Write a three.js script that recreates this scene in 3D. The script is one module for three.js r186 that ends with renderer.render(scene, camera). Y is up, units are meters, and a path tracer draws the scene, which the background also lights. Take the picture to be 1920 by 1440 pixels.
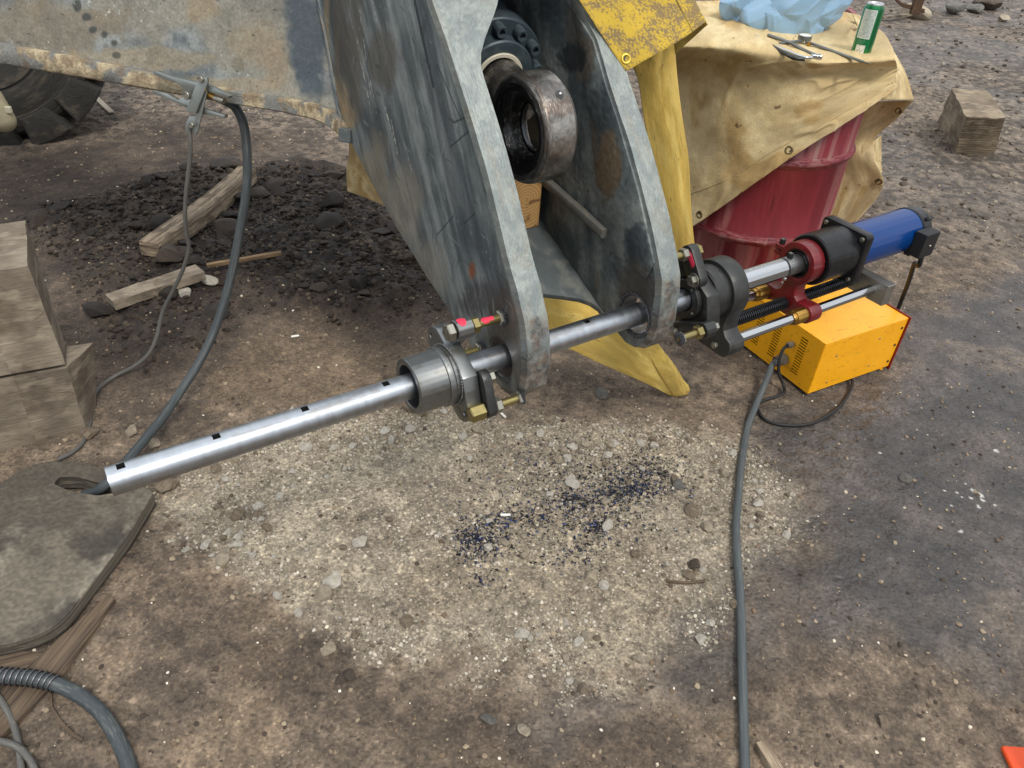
import * as THREE from 'three';
import { mergeGeometries, toCreasedNormals, mergeVertices } from 'three/addons/utils/BufferGeometryUtils.js';
import { RoundedBoxGeometry } from 'three/addons/geometries/RoundedBoxGeometry.js';

// ---------------------------------------------------------------- camera, sky, sun, exposure
const V3 = (x, y, z) => new THREE.Vector3(x, y, z);
const FPX = 1442, CAM_H = 1.5;                       // focal length in photo pixels, eye height in metres
const dn = V3(-133, 1895, 1442).normalize();         // vertical vanishing point of the photograph
const hz = V3(0, 0, 1).addScaledVector(dn, -dn.z).normalize();
const rt = V3(0, 0, 0).crossVectors(dn, hz); if (rt.x < 0) rt.negate();
const c2w = c => V3(c.dot(rt), -c.dot(dn), -c.dot(hz));
const scene = new THREE.Scene();
const camera = new THREE.PerspectiveCamera(2 * Math.atan(720 / FPX) * 180 / Math.PI, 4 / 3, 0.05, 900);
camera.position.set(0, CAM_H, 0);
camera.quaternion.setFromRotationMatrix(new THREE.Matrix4().makeBasis(c2w(V3(1, 0, 0)), c2w(V3(0, -1, 0)), c2w(V3(0, 0, -1))));
camera.updateMatrixWorld();

{ // overcast sky: brighter overhead, soft cloud mottling
  const w = 256, h = 128, d = new Float32Array(w * h * 4);
  for (let j = 0; j < h; j++) for (let i = 0; i < w; i++) {
    const el = ((j + 0.5) / h - 0.5) * Math.PI, az = i / w * Math.PI * 2, s = Math.max(0, Math.sin(el));
    const cl = 1 + 0.13 * Math.sin(az * 3 + 4 * el) * Math.cos(el * 5 + az) + 0.09 * Math.sin(az * 7 - 6 * el + 1);
    const L = (0.47 + 0.6 * s) * (1 + (cl - 1) * Math.cos(el) * (1 - s * s * s * 0.6)), k = (j * w + i) * 4;
    d[k] = L * 0.97; d[k + 1] = L * 1.0; d[k + 2] = L * 1.05; d[k + 3] = 1;
  }
  const t = new THREE.DataTexture(d, w, h, THREE.RGBAFormat, THREE.FloatType);
  t.mapping = THREE.EquirectangularReflectionMapping; t.magFilter = t.minFilter = THREE.LinearFilter; t.needsUpdate = true;
  scene.background = t; scene.environment = t;
}
const sun = new THREE.DirectionalLight(0xfff8ee, 1.5);
sun.position.set(2.6, 7.2, 2.6); sun.target.position.set(0, 0, -2); scene.add(sun, sun.target);
sun.castShadow = true; sun.shadow.radius = 22; sun.shadow.mapSize.set(2048, 2048);
Object.assign(sun.shadow.camera, { left: -6, right: 6, top: 6, bottom: -6, near: 0.5, far: 30 });
const renderer = new THREE.WebGLRenderer({ antialias: true });
renderer.toneMapping = THREE.LinearToneMapping;
renderer.toneMappingExposure = 1.47;
renderer.shadowMap.enabled = true; renderer.shadowMap.type = THREE.PCFSoftShadowMap;

// ---------------------------------------------------------------- photo pixel -> ray -> position on a known surface
const EYE = V3(0, CAM_H, 0);
const ray = (x, y) => c2w(V3((x - 960) / FPX, (y - 720) / FPX, 1).normalize());
const onY = (x, y, h = 0) => { const q = ray(x, y); return EYE.clone().addScaledVector(q, (h - CAM_H) / q.y); };
const onZ = (x, y, D) => { const q = ray(x, y); return EYE.clone().addScaledVector(q, D / -q.z); };
const onPlane = (x, y, p, n) => { const q = ray(x, y); return EYE.clone().addScaledVector(q, p.clone().sub(EYE).dot(n) / q.dot(n)); };
// frame of the boring bar: local z along the bar, y up, x away from the photographer
const O = c2w(V3(0.17, -0.1198, 1.677)).add(EYE);
const U = c2w(V3(2685, -909, 1442).normalize());
const UANG = Math.atan2(U.x, U.z);
const AX = V3(Math.cos(UANG), 0, -Math.sin(UANG));
const K = (x, y, s) => { const p = onPlane(x, y, O.clone().addScaledVector(U, s), U).sub(O); return [p.dot(AX), p.y, s]; };
const Kw = (x, y, z) => O.clone().addScaledVector(AX, x).addScaledVector(U, z).add(V3(0, y, 0));

// ---------------------------------------------------------------- noise and textures
let seed = 12345; const rnd = () => { seed = (seed * 1664525 + 1013904223) >>> 0; return seed / 4294967296; };
const rr = (a, b) => a + (b - a) * rnd();
const PERM = new Uint8Array(512), VAL = new Float32Array(256);
{ const p = [...Array(256).keys()]; for (let i = 255; i > 0; i--) { const j = Math.floor(rnd() * (i + 1)); [p[i], p[j]] = [p[j], p[i]]; } for (let i = 0; i < 512; i++) PERM[i] = p[i & 255]; for (let i = 0; i < 256; i++) VAL[i] = rnd(); }
function vn(x, y) {
  const xi = Math.floor(x), yi = Math.floor(y); let fx = x - xi, fy = y - yi;
  fx = fx * fx * (3 - 2 * fx); fy = fy * fy * (3 - 2 * fy);
  const a = PERM[xi & 255], b = PERM[(xi + 1) & 255], Y = yi & 255, Y1 = (yi + 1) & 255;
  const v00 = VAL[PERM[a + Y]], v10 = VAL[PERM[b + Y]], v01 = VAL[PERM[a + Y1]], v11 = VAL[PERM[b + Y1]];
  return v00 + (v10 - v00) * fx + (v01 - v00 + (v00 - v10 - v01 + v11) * fx) * fy;
}
function fbm(x, y, o = 4) { let s = 0, a = 0.5, n = 0; for (let i = 0; i < o; i++) { s += a * vn(x, y); n += a; a *= 0.5; x = x * 2.03 + 17.3; y = y * 2.03 + 9.1; } return s / n; }
function n3(x, y, z) { return (vn(x + z * 0.71, y + z * 1.3) + vn(y + 31.7 + x * 0.4, z - 11.3) + vn(z + 7.7, x - 3.1 + y * 0.5)) / 3; }
const sm = (a, b, x) => { x = Math.min(1, Math.max(0, (x - a) / (b - a))); return x * x * (3 - 2 * x); };
const mix = (a, b, t) => [a[0] + (b[0] - a[0]) * t, a[1] + (b[1] - a[1]) * t, a[2] + (b[2] - a[2]) * t];
const rgb = h => [(h >> 16 & 255) / 255, (h >> 8 & 255) / 255, (h & 255) / 255];
function tex(w, h, fn, srgb = true) {                // fn(u, v) -> [r, g, b] (sRGB 0..1) or a grey value
  const d = new Uint8Array(w * h * 4);
  for (let j = 0; j < h; j++) for (let i = 0; i < w; i++) {
    const c = fn((i + 0.5) / w, (j + 0.5) / h), k = (j * w + i) * 4, g = typeof c === 'number';
    for (let q = 0; q < 3; q++) d[k + q] = Math.max(0, Math.min(255, (g ? c : c[q]) * 255));
    d[k + 3] = 255;
  }
  const t = new THREE.DataTexture(d, w, h); t.magFilter = THREE.LinearFilter; t.minFilter = THREE.LinearMipmapLinearFilter; t.generateMipmaps = true;
  t.wrapS = t.wrapT = THREE.RepeatWrapping; if (srgb) t.colorSpace = THREE.SRGBColorSpace; t.needsUpdate = true; return t;
}
const std = (o) => new THREE.MeshStandardMaterial(Object.assign({ side: THREE.DoubleSide }, o));
const phy = (o) => new THREE.MeshPhysicalMaterial(Object.assign({ side: THREE.DoubleSide }, o));

// ---------------------------------------------------------------- object helpers
const taken = {};
const numbered = n => { const k = taken[n] = (taken[n] ?? -1) + 1; return k ? n + '_' + String(k).padStart(3, '0') : n; };
function shade(o) { o.castShadow = o.receiveShadow = true; return o; }
function tag(o, label, category, group, kind) { if (label) o.userData.label = label; if (category) o.userData.category = category; if (group) o.userData.group = group; if (kind) o.userData.kind = kind; return o; }
function thing(name, label, category, pos, group) { const g = new THREE.Group(); g.name = numbered(name); if (pos) g.position.copy(pos); scene.add(g); return tag(g, label, category, group); }
function barThing(name, label, category, group) { const g = thing(name, label, category, O, group); g.rotation.y = UANG; return g; }
function part(parent, name, geo, mat, label) { const m = shade(new THREE.Mesh(geo, mat)); m.name = name; parent.add(m); if (label) m.userData.label = label; return m; }
function solo(name, geo, mat, label, category, group) { const m = shade(new THREE.Mesh(geo, mat)); m.name = numbered(name); scene.add(m); return tag(m, label, category, group); }
function merge(list) {
  const l = list.map(g => { g = g.index ? g.toNonIndexed() : g; for (const k of Object.keys(g.attributes)) if (!['position', 'normal', 'uv'].includes(k)) g.deleteAttribute(k); if (!g.attributes.uv) g.setAttribute('uv', new THREE.BufferAttribute(new Float32Array(g.attributes.position.count * 2), 2)); return g; });
  return mergeGeometries(l);
}
const crease = (g, a = 0.6) => toCreasedNormals(g, a);
// solids of revolution along local z: profile of [radius, z]
function latZ(prof, x = 0, y = 0, seg = 40, rot = 0) { const g = new THREE.LatheGeometry(prof.map(p => new THREE.Vector2(Math.max(p[0], 1e-5), p[1])), seg); g.rotateX(Math.PI / 2); g.scale(1, 1, 1); if (rot) g.rotateZ(rot); g.translate(x, y, 0); return crease(g, 0.5); }
function cylZ(r, z0, z1, x = 0, y = 0, ch = 0.001, seg = 32) { return latZ([[0, z0], [r - ch, z0], [r, z0 + ch], [r, z1 - ch], [r - ch, z1], [0, z1]], x, y, seg); }
function ringZ(ro, ri, z0, z1, x = 0, y = 0, ch = 0.0012, seg = 48) { return latZ([[ri, z0 + ch], [ri + ch, z0], [ro - ch, z0], [ro, z0 + ch], [ro, z1 - ch], [ro - ch, z1], [ri + ch, z1], [ri, z1 - ch], [ri, z0 + ch]], x, y, seg); }
function hexZ(r, z0, z1, x = 0, y = 0, rot = 0.3) { const c = r * 0.13; return latZ([[0, z0], [r * 0.86, z0], [r, z0 + c], [r, z1 - c], [r * 0.86, z1], [0, z1]], x, y, 6, rot); }
function prismZ(pts, z0, z1, bev = 0.002, holes = [], creaseA = 0.5) { // outline in local x, y extruded along z
  const s = new THREE.Shape(pts.map(p => new THREE.Vector2(p[0], p[1])));
  for (const h of holes) { const q = new THREE.Path(); q.absarc(h[0], h[1], h[2], 0, Math.PI * 2, true); s.holes.push(q); }
  const g = new THREE.ExtrudeGeometry(s, { depth: z1 - z0 - 2 * bev, bevelEnabled: bev > 0, bevelThickness: bev, bevelSize: bev, bevelOffset: -bev, bevelSegments: 2, curveSegments: 28 });
  g.translate(0, 0, z0 + bev); return crease(g, creaseA);
}
function rounded(pts, r, seg = 5) { // round the corners of a polygon (r number or per corner)
  const out = [], n = pts.length;
  for (let i = 0; i < n; i++) {
    const p = pts[i], a = pts[(i + n - 1) % n], b = pts[(i + 1) % n], R = p[2] ?? r;
    const da = Math.hypot(a[0] - p[0], a[1] - p[1]), db = Math.hypot(b[0] - p[0], b[1] - p[1]), t = Math.min(R, da * 0.48, db * 0.48);
    const A = [p[0] + (a[0] - p[0]) / da * t, p[1] + (a[1] - p[1]) / da * t], B = [p[0] + (b[0] - p[0]) / db * t, p[1] + (b[1] - p[1]) / db * t];
    for (let k = 0; k <= seg; k++) { const u = k / seg, v = 1 - u; out.push([v * v * A[0] + 2 * u * v * p[0] + u * u * B[0], v * v * A[1] + 2 * u * v * p[1] + u * u * B[1]]); }
  }
  return out;
}
function box(w, h, d, x = 0, y = 0, z = 0, r = 0.003) { const g = new RoundedBoxGeometry(w, h, d, 2, Math.min(r, w / 2.1, h / 2.1, d / 2.1)); g.translate(x, y, z); return g; }
function tube(pts, r, seg = 80, rs = 12, closed = false) { return new THREE.TubeGeometry(new THREE.CatmullRomCurve3(pts, closed, 'centripetal'), seg, r, rs, closed); }
function ends(pts, r) { // rounded stubs that close a tube
  return [pts[0], pts[pts.length - 1]].map(p => { const g = new THREE.SphereGeometry(r * 0.99, 12, 8); g.translate(p.x, p.y, p.z); return g; });
}
function cable(pts, r, seg = 90, rs = 12) { return merge([tube(pts, r, seg, rs), ...ends(pts, r)]); }
function rod(a, b, r, seg = 14) { const d = b.clone().sub(a), g = new THREE.CylinderGeometry(r, r, d.length(), seg); g.applyQuaternion(new THREE.Quaternion().setFromUnitVectors(V3(0, 1, 0), d.clone().normalize())); const m = a.clone().add(b).multiplyScalar(0.5); g.translate(m.x, m.y, m.z); return g; }
// a plate with any outline lying in a plane, extruded along dir
function plate(pts, dir, depth, uvAxes, bev = 0) {
  const c = pts[0], ex = dir.clone().normalize();
  const e1 = pts[1].clone().sub(c).addScaledVector(ex, -pts[1].clone().sub(c).dot(ex)).normalize(), e2 = V3(0, 0, 0).crossVectors(ex, e1);
  const p2 = pts.map(p => [p.clone().sub(c).dot(e1), p.clone().sub(c).dot(e2)]);
  const g = prismZ(p2, 0, depth, bev); g.applyMatrix4(new THREE.Matrix4().makeBasis(e1, e2, ex).setPosition(c)); return g;
}
// cloth or sheet through a grid of points, with thickness
function sheet(grid, nu, nv, th = 0.002, wob) {
  const R = grid.length, Cn = grid[0].length, cols = grid.map(r => new THREE.CatmullRomCurve3(r, false, 'centripetal')), P = [];
  const at = [];
  for (let i = 0; i <= nu; i++) { at.push(cols.map(c => c.getPoint(i / nu))); }
  for (let i = 0; i <= nu; i++) { const c = new THREE.CatmullRomCurve3(at[i], false, 'centripetal'), row = []; for (let j = 0; j <= nv; j++) row.push(c.getPoint(j / nv)); P.push(row); }
  const N = P.map((row, i) => row.map((p, j) => { const a = P[Math.min(nu, i + 1)][j].clone().sub(P[Math.max(0, i - 1)][j]), b = P[i][Math.min(nv, j + 1)].clone().sub(P[i][Math.max(0, j - 1)]); return a.cross(b).normalize(); }));
  if (wob) for (let i = 0; i <= nu; i++) for (let j = 0; j <= nv; j++) P[i][j].addScaledVector(N[i][j], wob(i / nu, j / nv));
  const W = grid[0][0].distanceTo(grid[0][Cn - 1]), H = grid[0][Cn >> 1].distanceTo(grid[R - 1][Cn >> 1]);
  const pos = [], uv = [], idx = [], st = nv + 1, tot = (nu + 1) * st;
  for (const sgn of [0.5, -0.5]) for (let i = 0; i <= nu; i++) for (let j = 0; j <= nv; j++) { const p = P[i][j].clone().addScaledVector(N[i][j], th * sgn); pos.push(p.x, p.y, p.z); uv.push(i / nu, j / nv); }
  for (let i = 0; i < nu; i++) for (let j = 0; j < nv; j++) { const a = i * st + j, b = a + st; idx.push(a, b, a + 1, b, b + 1, a + 1); const c = a + tot, d = b + tot; idx.push(c, c + 1, d, d, c + 1, d + 1); }
  const rim = []; for (let i = 0; i < nu; i++) rim.push([i * st, (i + 1) * st], [(i + 1) * st + nv, i * st + nv]); for (let j = 0; j < nv; j++) rim.push([j + 1, j], [nu * st + j, nu * st + j + 1]);
  for (const [a, b] of rim) idx.push(a, a + tot, b, b, a + tot, b + tot);
  const g = new THREE.BufferGeometry(); g.setAttribute('position', new THREE.Float32BufferAttribute(pos, 3)); g.setAttribute('uv', new THREE.Float32BufferAttribute(uv, 2)); g.setIndex(idx);
  g.computeVertexNormals(); g.userData.P = P; g.userData.N = N; return g;
}
// convex-ish solid from eight corners: bottom four then top four, both in the same turning order
function hexa(p, sub = 1, jit = 0, uvScale = 1) {
  const f = [[0, 1, 5, 4], [1, 2, 6, 5], [2, 3, 7, 6], [3, 0, 4, 7], [4, 5, 6, 7], [3, 2, 1, 0]], pos = [], uv = [];
  for (const q of f) {
    const [A, B, C, D] = q.map(i => p[i]), lu = A.distanceTo(B), lv = A.distanceTo(D);
    const at = (u, v) => { const a = A.clone().lerp(B, u), b = D.clone().lerp(C, u); return a.lerp(b, v); };
    for (let i = 0; i < sub; i++) for (let j = 0; j < sub; j++) { const c = [[i, j], [i + 1, j], [i + 1, j + 1], [i, j + 1]].map(([a, b]) => [at(a / sub, b / sub), a / sub * lu, b / sub * lv]); for (const k of [0, 1, 2, 0, 2, 3]) { pos.push(c[k][0].x, c[k][0].y, c[k][0].z); uv.push(c[k][1] * uvScale, c[k][2] * uvScale); } }
  }
  if (jit) for (let i = 0; i < pos.length; i += 3) { const k = n3(pos[i] * 18, pos[i + 1] * 18, pos[i + 2] * 18) - 0.5, k2 = n3(pos[i] * 55 + 9, pos[i + 1] * 55, pos[i + 2] * 55) - 0.5; pos[i] += jit * (k + k2 * 0.5); pos[i + 1] += jit * (k2 * 0.6 - k * 0.5); pos[i + 2] += jit * (k * 0.8 - k2 * 0.4); }
  const g = new THREE.BufferGeometry(); g.setAttribute('position', new THREE.Float32BufferAttribute(pos, 3)); g.setAttribute('uv', new THREE.Float32BufferAttribute(uv, 2)); return crease(g, 0.7);
}

// ---------------------------------------------------------------- ground
const poly = a => a.map(([x, y]) => { const p = onY(x, y); return [p.x, p.z]; });
function sd(P, x, z) { // signed distance to a polygon, negative inside
  let d = 1e9, s = 1;
  for (let i = 0, j = P.length - 1; i < P.length; j = i++) {
    const ex = P[j][0] - P[i][0], ez = P[j][1] - P[i][1], wx = x - P[i][0], wz = z - P[i][1];
    const t = Math.max(0, Math.min(1, (wx * ex + wz * ez) / (ex * ex + ez * ez))), bx = wx - ex * t, bz = wz - ez * t;
    d = Math.min(d, bx * bx + bz * bz);
    const c1 = z >= P[i][1], c2 = z < P[j][1], c3 = ex * wz > ez * wx; if ((c1 && c2 && c3) || (!c1 && !c2 && !c3)) s = -s;
  }
  return s * Math.sqrt(d);
}
const GRAVEL = poly([[290, 960], [390, 830], [560, 770], [800, 770], [1000, 790], [1250, 790], [1400, 840], [1480, 920], [1515, 1010], [1430, 1085], [1370, 1150], [1270, 1195], [1180, 1285], [1000, 1290], [720, 1235], [560, 1150], [430, 1085], [310, 1030]]);
const WET = poly([[1400, 830], [1470, 770], [1600, 720], [1720, 600], [1920, 480], [2200, 560], [2200, 1260], [1850, 1290], [1640, 1180], [1500, 1200], [1400, 1270], [1240, 1330], [1010, 1360], [1030, 1310], [1200, 1300], [1300, 1220], [1390, 1150], [1440, 1090], [1530, 1010], [1490, 915]]);
const PILE = poly([[60, 410], [190, 380], [330, 335], [560, 300], [700, 330], [850, 430], [860, 540], [790, 590], [600, 590], [420, 560], [380, 640], [300, 660], [200, 640], [160, 560], [90, 480]]);
const TRAMPLED = poly([[200, 1100], [420, 1110], [560, 1180], [700, 1270], [1000, 1330], [1300, 1350], [1500, 1440], [150, 1500], [260, 1300]]);
const BOOM_SHADE = poly([[-200, 330], [100, 250], [450, 235], [680, 290], [880, 420], [900, 600], [740, 640], [480, 610], [400, 700], [330, 790], [150, 830], [60, 560], [-200, 480]]);  // ground under the boom whose colour carries painted shade
const RIM = poly([[1530, 930], [1540, 1060], [1450, 1130], [1420, 1200], [1300, 1240], [1220, 1330], [980, 1350], [700, 1290], [520, 1190], [330, 1090], [250, 1050], [400, 1220], [650, 1400], [1000, 1480], [1300, 1480], [1560, 1300], [1640, 1080]]);
const CLEAR = poly([[420, 640], [560, 600], [820, 600], [980, 650], [1000, 760], [760, 800], [560, 760], [400, 780], [360, 700]]);
const wet0 = (x, z) => { const d = sd(WET, x, z) + 0.2 * (fbm(x * 2.3, z * 2.3, 3) - 0.5) + 0.16 * (fbm(x * 9, z * 9, 3) - 0.5); const far = sm(-2.2, -5, z) * sm(1.2, 2.2, x) * sm(0.4, 0.58, fbm(x * 1.1 + 5, z * 1.1, 3)); return Math.max(1 - sm(-0.13, 0.08, d), far * 0.75); };
const gravel0 = (x, z) => 1 - sm(-0.06, 0.045, sd(GRAVEL, x, z) + 0.16 * (fbm(x * 4, z * 4, 3) - 0.5) + 0.12 * (fbm(x * 25, z * 25, 2) - 0.5));
const pile0 = (x, z) => 1 - sm(-0.16, 0.1, sd(PILE, x, z) + 0.22 * (fbm(x * 4 + 3, z * 4, 3) - 0.5));
// masks are looked up from a grid: fine near the camera, coarse beyond
function cached(f) {
  const mk = (x0, z0, s, n) => { const d = new Float32Array((n + 1) * (n + 1)); for (let j = 0; j <= n; j++) for (let i = 0; i <= n; i++) d[j * (n + 1) + i] = f(x0 + s * i / n, z0 + s * j / n); return (x, z) => { const u = Math.min(n - 1e-3, Math.max(0, (x - x0) / s * n)), v = Math.min(n - 1e-3, Math.max(0, (z - z0) / s * n)), i = u | 0, j = v | 0, a = u - i, b = v - j, k = j * (n + 1) + i; return (d[k] * (1 - a) + d[k + 1] * a) * (1 - b) + (d[k + n + 1] * (1 - a) + d[k + n + 2] * a) * b; }; };
  const near = mk(-2.7, -5.9, 5.7, 460), far = mk(-10, -18, 24, 240); return (x, z) => x > -2.7 && x < 3 && z > -5.9 && z < -0.2 ? near(x, z) : far(x, z);
}
const wet = cached(wet0), gravel = cached(gravel0), pile = cached(pile0), boomShade = cached((x, z) => 1 - sm(-0.25, 0.15, sd(BOOM_SHADE, x, z) + 0.5 * (fbm(x * 3 + 7, z * 3, 4) - 0.5))), rimD = cached((x, z) => 1 - sm(-0.12, 0.12, sd(RIM, x, z) + 0.3 * (fbm(x * 4 + 1, z * 4 + 8, 4) - 0.5))), tramp = cached((x, z) => sd(TRAMPLED, x, z)), clear = cached((x, z) => sd(CLEAR, x, z));
function gh(x, z) {
  const pm = pile(x, z), g = gravel(x, z), near = Math.hypot(x, z + 2.2), c = sm(14, 5, near);
  const rid = 1 - Math.abs(2 * fbm(x * 7 + 2, z * 7, 3) - 1);
  return c * ((fbm(x * 1.7, z * 1.7, 2) - 0.5) * 0.02 + (fbm(x * 8 + 40, z * 8, 3) - 0.5) * 0.014 * (1 - g * 0.4) + (fbm(x * 30, z * 30, 2) - 0.5) * 0.0085 * (1 + 2 * sm(-3, -6, z)) + pm * (0.028 + 0.05 * rid * rid + 0.035 * (fbm(x * 18, z * 18, 3) - 0.4)) - g * 0.006 * vn(x * 5, z * 5));
}
function dots(x, z, f, dens) { // half-sunk pebbles and crumbs: one per cell, random size and tone
  const gx = x * f, gz = z * f, i = Math.floor(gx), j = Math.floor(gz), h = PERM[(PERM[i & 255] + j) & 511], h2 = PERM[(h + i * 3 + 17) & 511];
  if (h / 255 > dens) return 0; const r = 0.16 + 0.3 * VAL[h2], cx = i + r + (1 - 2 * r) * VAL[h], cz = j + r + (1 - 2 * r) * VAL[(h + 91) & 255], d = Math.hypot((gx - cx) * (0.8 + 0.5 * VAL[h2 ^ 5]), gz - cz) / r;
  return d < 1 ? (0.35 + 0.65 * (1 - d * d)) * (VAL[(h2 + 37) & 255] - 0.38) : 0;
}
const SPLASH = [[1812, 905, 3], [1828, 918, 5], [1838, 926, 6], [1845, 936, 5], [1822, 932, 4], [1804, 930, 3], [1772, 918, 3], [1866, 946, 3], [1835, 948, 4], [1784, 948, 3], [1800, 998, 4], [1868, 846, 4], [1650, 848, 3], [1796, 922, 2.5]].map(([x, y, r]) => { const p = onY(x, y); return [p.x, p.z, r * p.distanceTo(EYE) / FPX]; });
function groundColor(x, z) {
  const n1 = fbm(x * 1.3 + 8, z * 1.3, 4), n2 = fbm(x * 6, z * 6, 4), n3_ = fbm(x * 28, z * 28, 3), n4 = vn(x * 190, z * 190), n5 = vn(x * 420, z * 420 + 5);
  const w = wet(x, z), g = gravel(x, z), pm = pile(x, z);
  let c = mix(rgb(0x584d42), rgb(0x786a5a), sm(0.3, 0.72, n1 * 0.3 + n2 * 0.4 + n3_ * 0.3));
  c = mix(c, rgb(0x84715b), 0.4 * sm(0.55, 0.75, n2) * (1 - sm(-0.1, 0.3, tramp(x, z))));
  c = mix(c, rgb(0x74634f), 0.7 * (1 - sm(-0.1, 0.1, clear(x, z) + 0.2 * (n2 - 0.5))));
  // pale crushed stone dust, brown sandy patches inside it
  const gc = mix(mix(rgb(0x7d7364), rgb(0x938977), sm(0.35, 0.65, n2)), rgb(0x7b6e5a), 0.3 * sm(0.56, 0.68, fbm(x * 3 + 20, z * 3, 3)));
  c = mix(c, mix(rgb(0x443a31), rgb(0x584c40), n2), rimD(x, z) * 0.9 * (1 - g));
  c = mix(c, mix(rgb(0x352c25), rgb(0x4c4137), sm(0.3, 0.7, n2)), boomShade(x, z) * 0.88);  // dark soil with the shade of the boom painted into its colour
  c = mix(c, gc, g);
  // wet earth to the right, slaty
  c = mix(c, mix(rgb(0x3f3b38), rgb(0x554e49), sm(0.3, 0.7, n2)), w * (1 - 0.6 * sm(0.62, 0.7, fbm(x * 2.6 + 3, z * 2.6 + 9, 4))));
  c = mix(c, mix(rgb(0x1b1511), rgb(0x31281f), sm(0.35, 0.65, n2 * 0.5 + n3_ * 0.5)), pm * 0.95);
  // trodden, dark lumpy ground farther back
  const back = sm(-2.6, -4.6, z);
  c = mix(c, mix(rgb(0x48423c), rgb(0x74695d), sm(0.34, 0.64, n2 * 0.4 + n3_ * 0.6)), back * 0.7 * (1 - 0.8 * boomShade(x, z)));
  // grain: dark crumbs and pale grit
  const k = 0.76 + 0.36 * n3_ + 0.3 * (n4 - 0.5) + 0.26 * (n5 - 0.5) + 0.16 * (vn(x * 90 + 4, z * 90) - 0.5); c = [c[0] * k, c[1] * k, c[2] * k];
  const dd = 1 + 0.62 * (dots(x, z, 48, 0.1 + 0.4 * g) + dots(x + 7.3, z + 3.1, 105, 0.22 + 0.5 * g) + 0.9 * dots(x + 1.7, z + 9.4, 210, 0.5 + 0.3 * g)) * (1 - 0.4 * w); c = [c[0] * dd, c[1] * dd, c[2] * dd];
  const grit = sm(0.9 - 0.1 * g, 0.97, vn(x * 260 + 9, z * 260)) * (0.25 + 0.55 * g) * (1 - 0.7 * w) * (1 - 0.6 * pm);
  c = mix(c, rgb(0xcfc3ac), grit);
  const crumb = sm(0.86, 0.95, vn(x * 150 + 31, z * 150 + 77)) * 0.7; c = mix(c, [c[0] * 0.5, c[1] * 0.48, c[2] * 0.46], crumb);
  if (x > 0.9 && x < 2 && z < -1.2 && z > -2.6) for (const [a, b, r] of SPLASH) { const d = Math.hypot(x - a, z - b); if (d < r * 2) c = mix(c, rgb(0xb9b7b0), 0.9 * sm(1.1, 0.7, d / r + 0.9 * (vn(x * 170, z * 170) - 0.5))); }
  return c;
}
const NX0 = -2.7, NZ0 = -5.9, NS = 5.7;
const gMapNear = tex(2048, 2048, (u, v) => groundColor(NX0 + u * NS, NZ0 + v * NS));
const gBumpNear = tex(1536, 1536, (u, v) => { const x = NX0 + u * NS, z = NZ0 + v * NS; return 0.4 * fbm(x * 60, z * 60, 3) + 0.2 * vn(x * 190, z * 190) + 0.15 * vn(x * 330 + 5, z * 330) + 0.3 * (Math.abs(dots(x, z, 48, 0.4)) + Math.abs(dots(x + 7.3, z + 3.1, 105, 0.6))); }, false);
const gRoughNear = tex(1024, 1024, (u, v) => { const x = NX0 + u * NS, z = NZ0 + v * NS, w = wet(x, z); return 0.97 - w * (0.5 + 0.2 * (fbm(x * 14, z * 14, 3) - 0.5)) - pile(x, z) * 0.22; }, false);
for (const t of [gMapNear, gBumpNear, gRoughNear]) t.wrapS = t.wrapT = THREE.ClampToEdgeWrapping;
const FX0 = -8, FZ0 = -16, FS = 20;
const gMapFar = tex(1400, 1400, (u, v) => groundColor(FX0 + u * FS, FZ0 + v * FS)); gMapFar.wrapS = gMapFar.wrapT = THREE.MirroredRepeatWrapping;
const gRoughFar = tex(512, 512, (u, v) => 0.97 - 0.5 * wet(FX0 + u * FS, FZ0 + v * FS), false); gRoughFar.wrapS = gRoughFar.wrapT = THREE.MirroredRepeatWrapping;
function gridGround(xs, zs, x0, z0, s, skip, drop = 0) {
  const pos = [], uv = [], idx = [], n = xs.length;
  for (const z of zs) for (const x of xs) { pos.push(x, gh(x, z) - drop, z); uv.push((x - x0) / s, (z - z0) / s); }
  for (let j = 0; j < zs.length - 1; j++) for (let i = 0; i < n - 1; i++) { if (skip && skip(xs[i], xs[i + 1], zs[j], zs[j + 1])) continue; const a = j * n + i; idx.push(a, a + n, a + 1, a + 1, a + n, a + n + 1); }
  const g = new THREE.BufferGeometry(); g.setAttribute('position', new THREE.Float32BufferAttribute(pos, 3)); g.setAttribute('uv', new THREE.Float32BufferAttribute(uv, 2)); g.setIndex(idx); g.computeVertexNormals(); return g;
}
const lin = (a, b, n) => Array.from({ length: n + 1 }, (_, i) => a + (b - a) * i / n);
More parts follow.
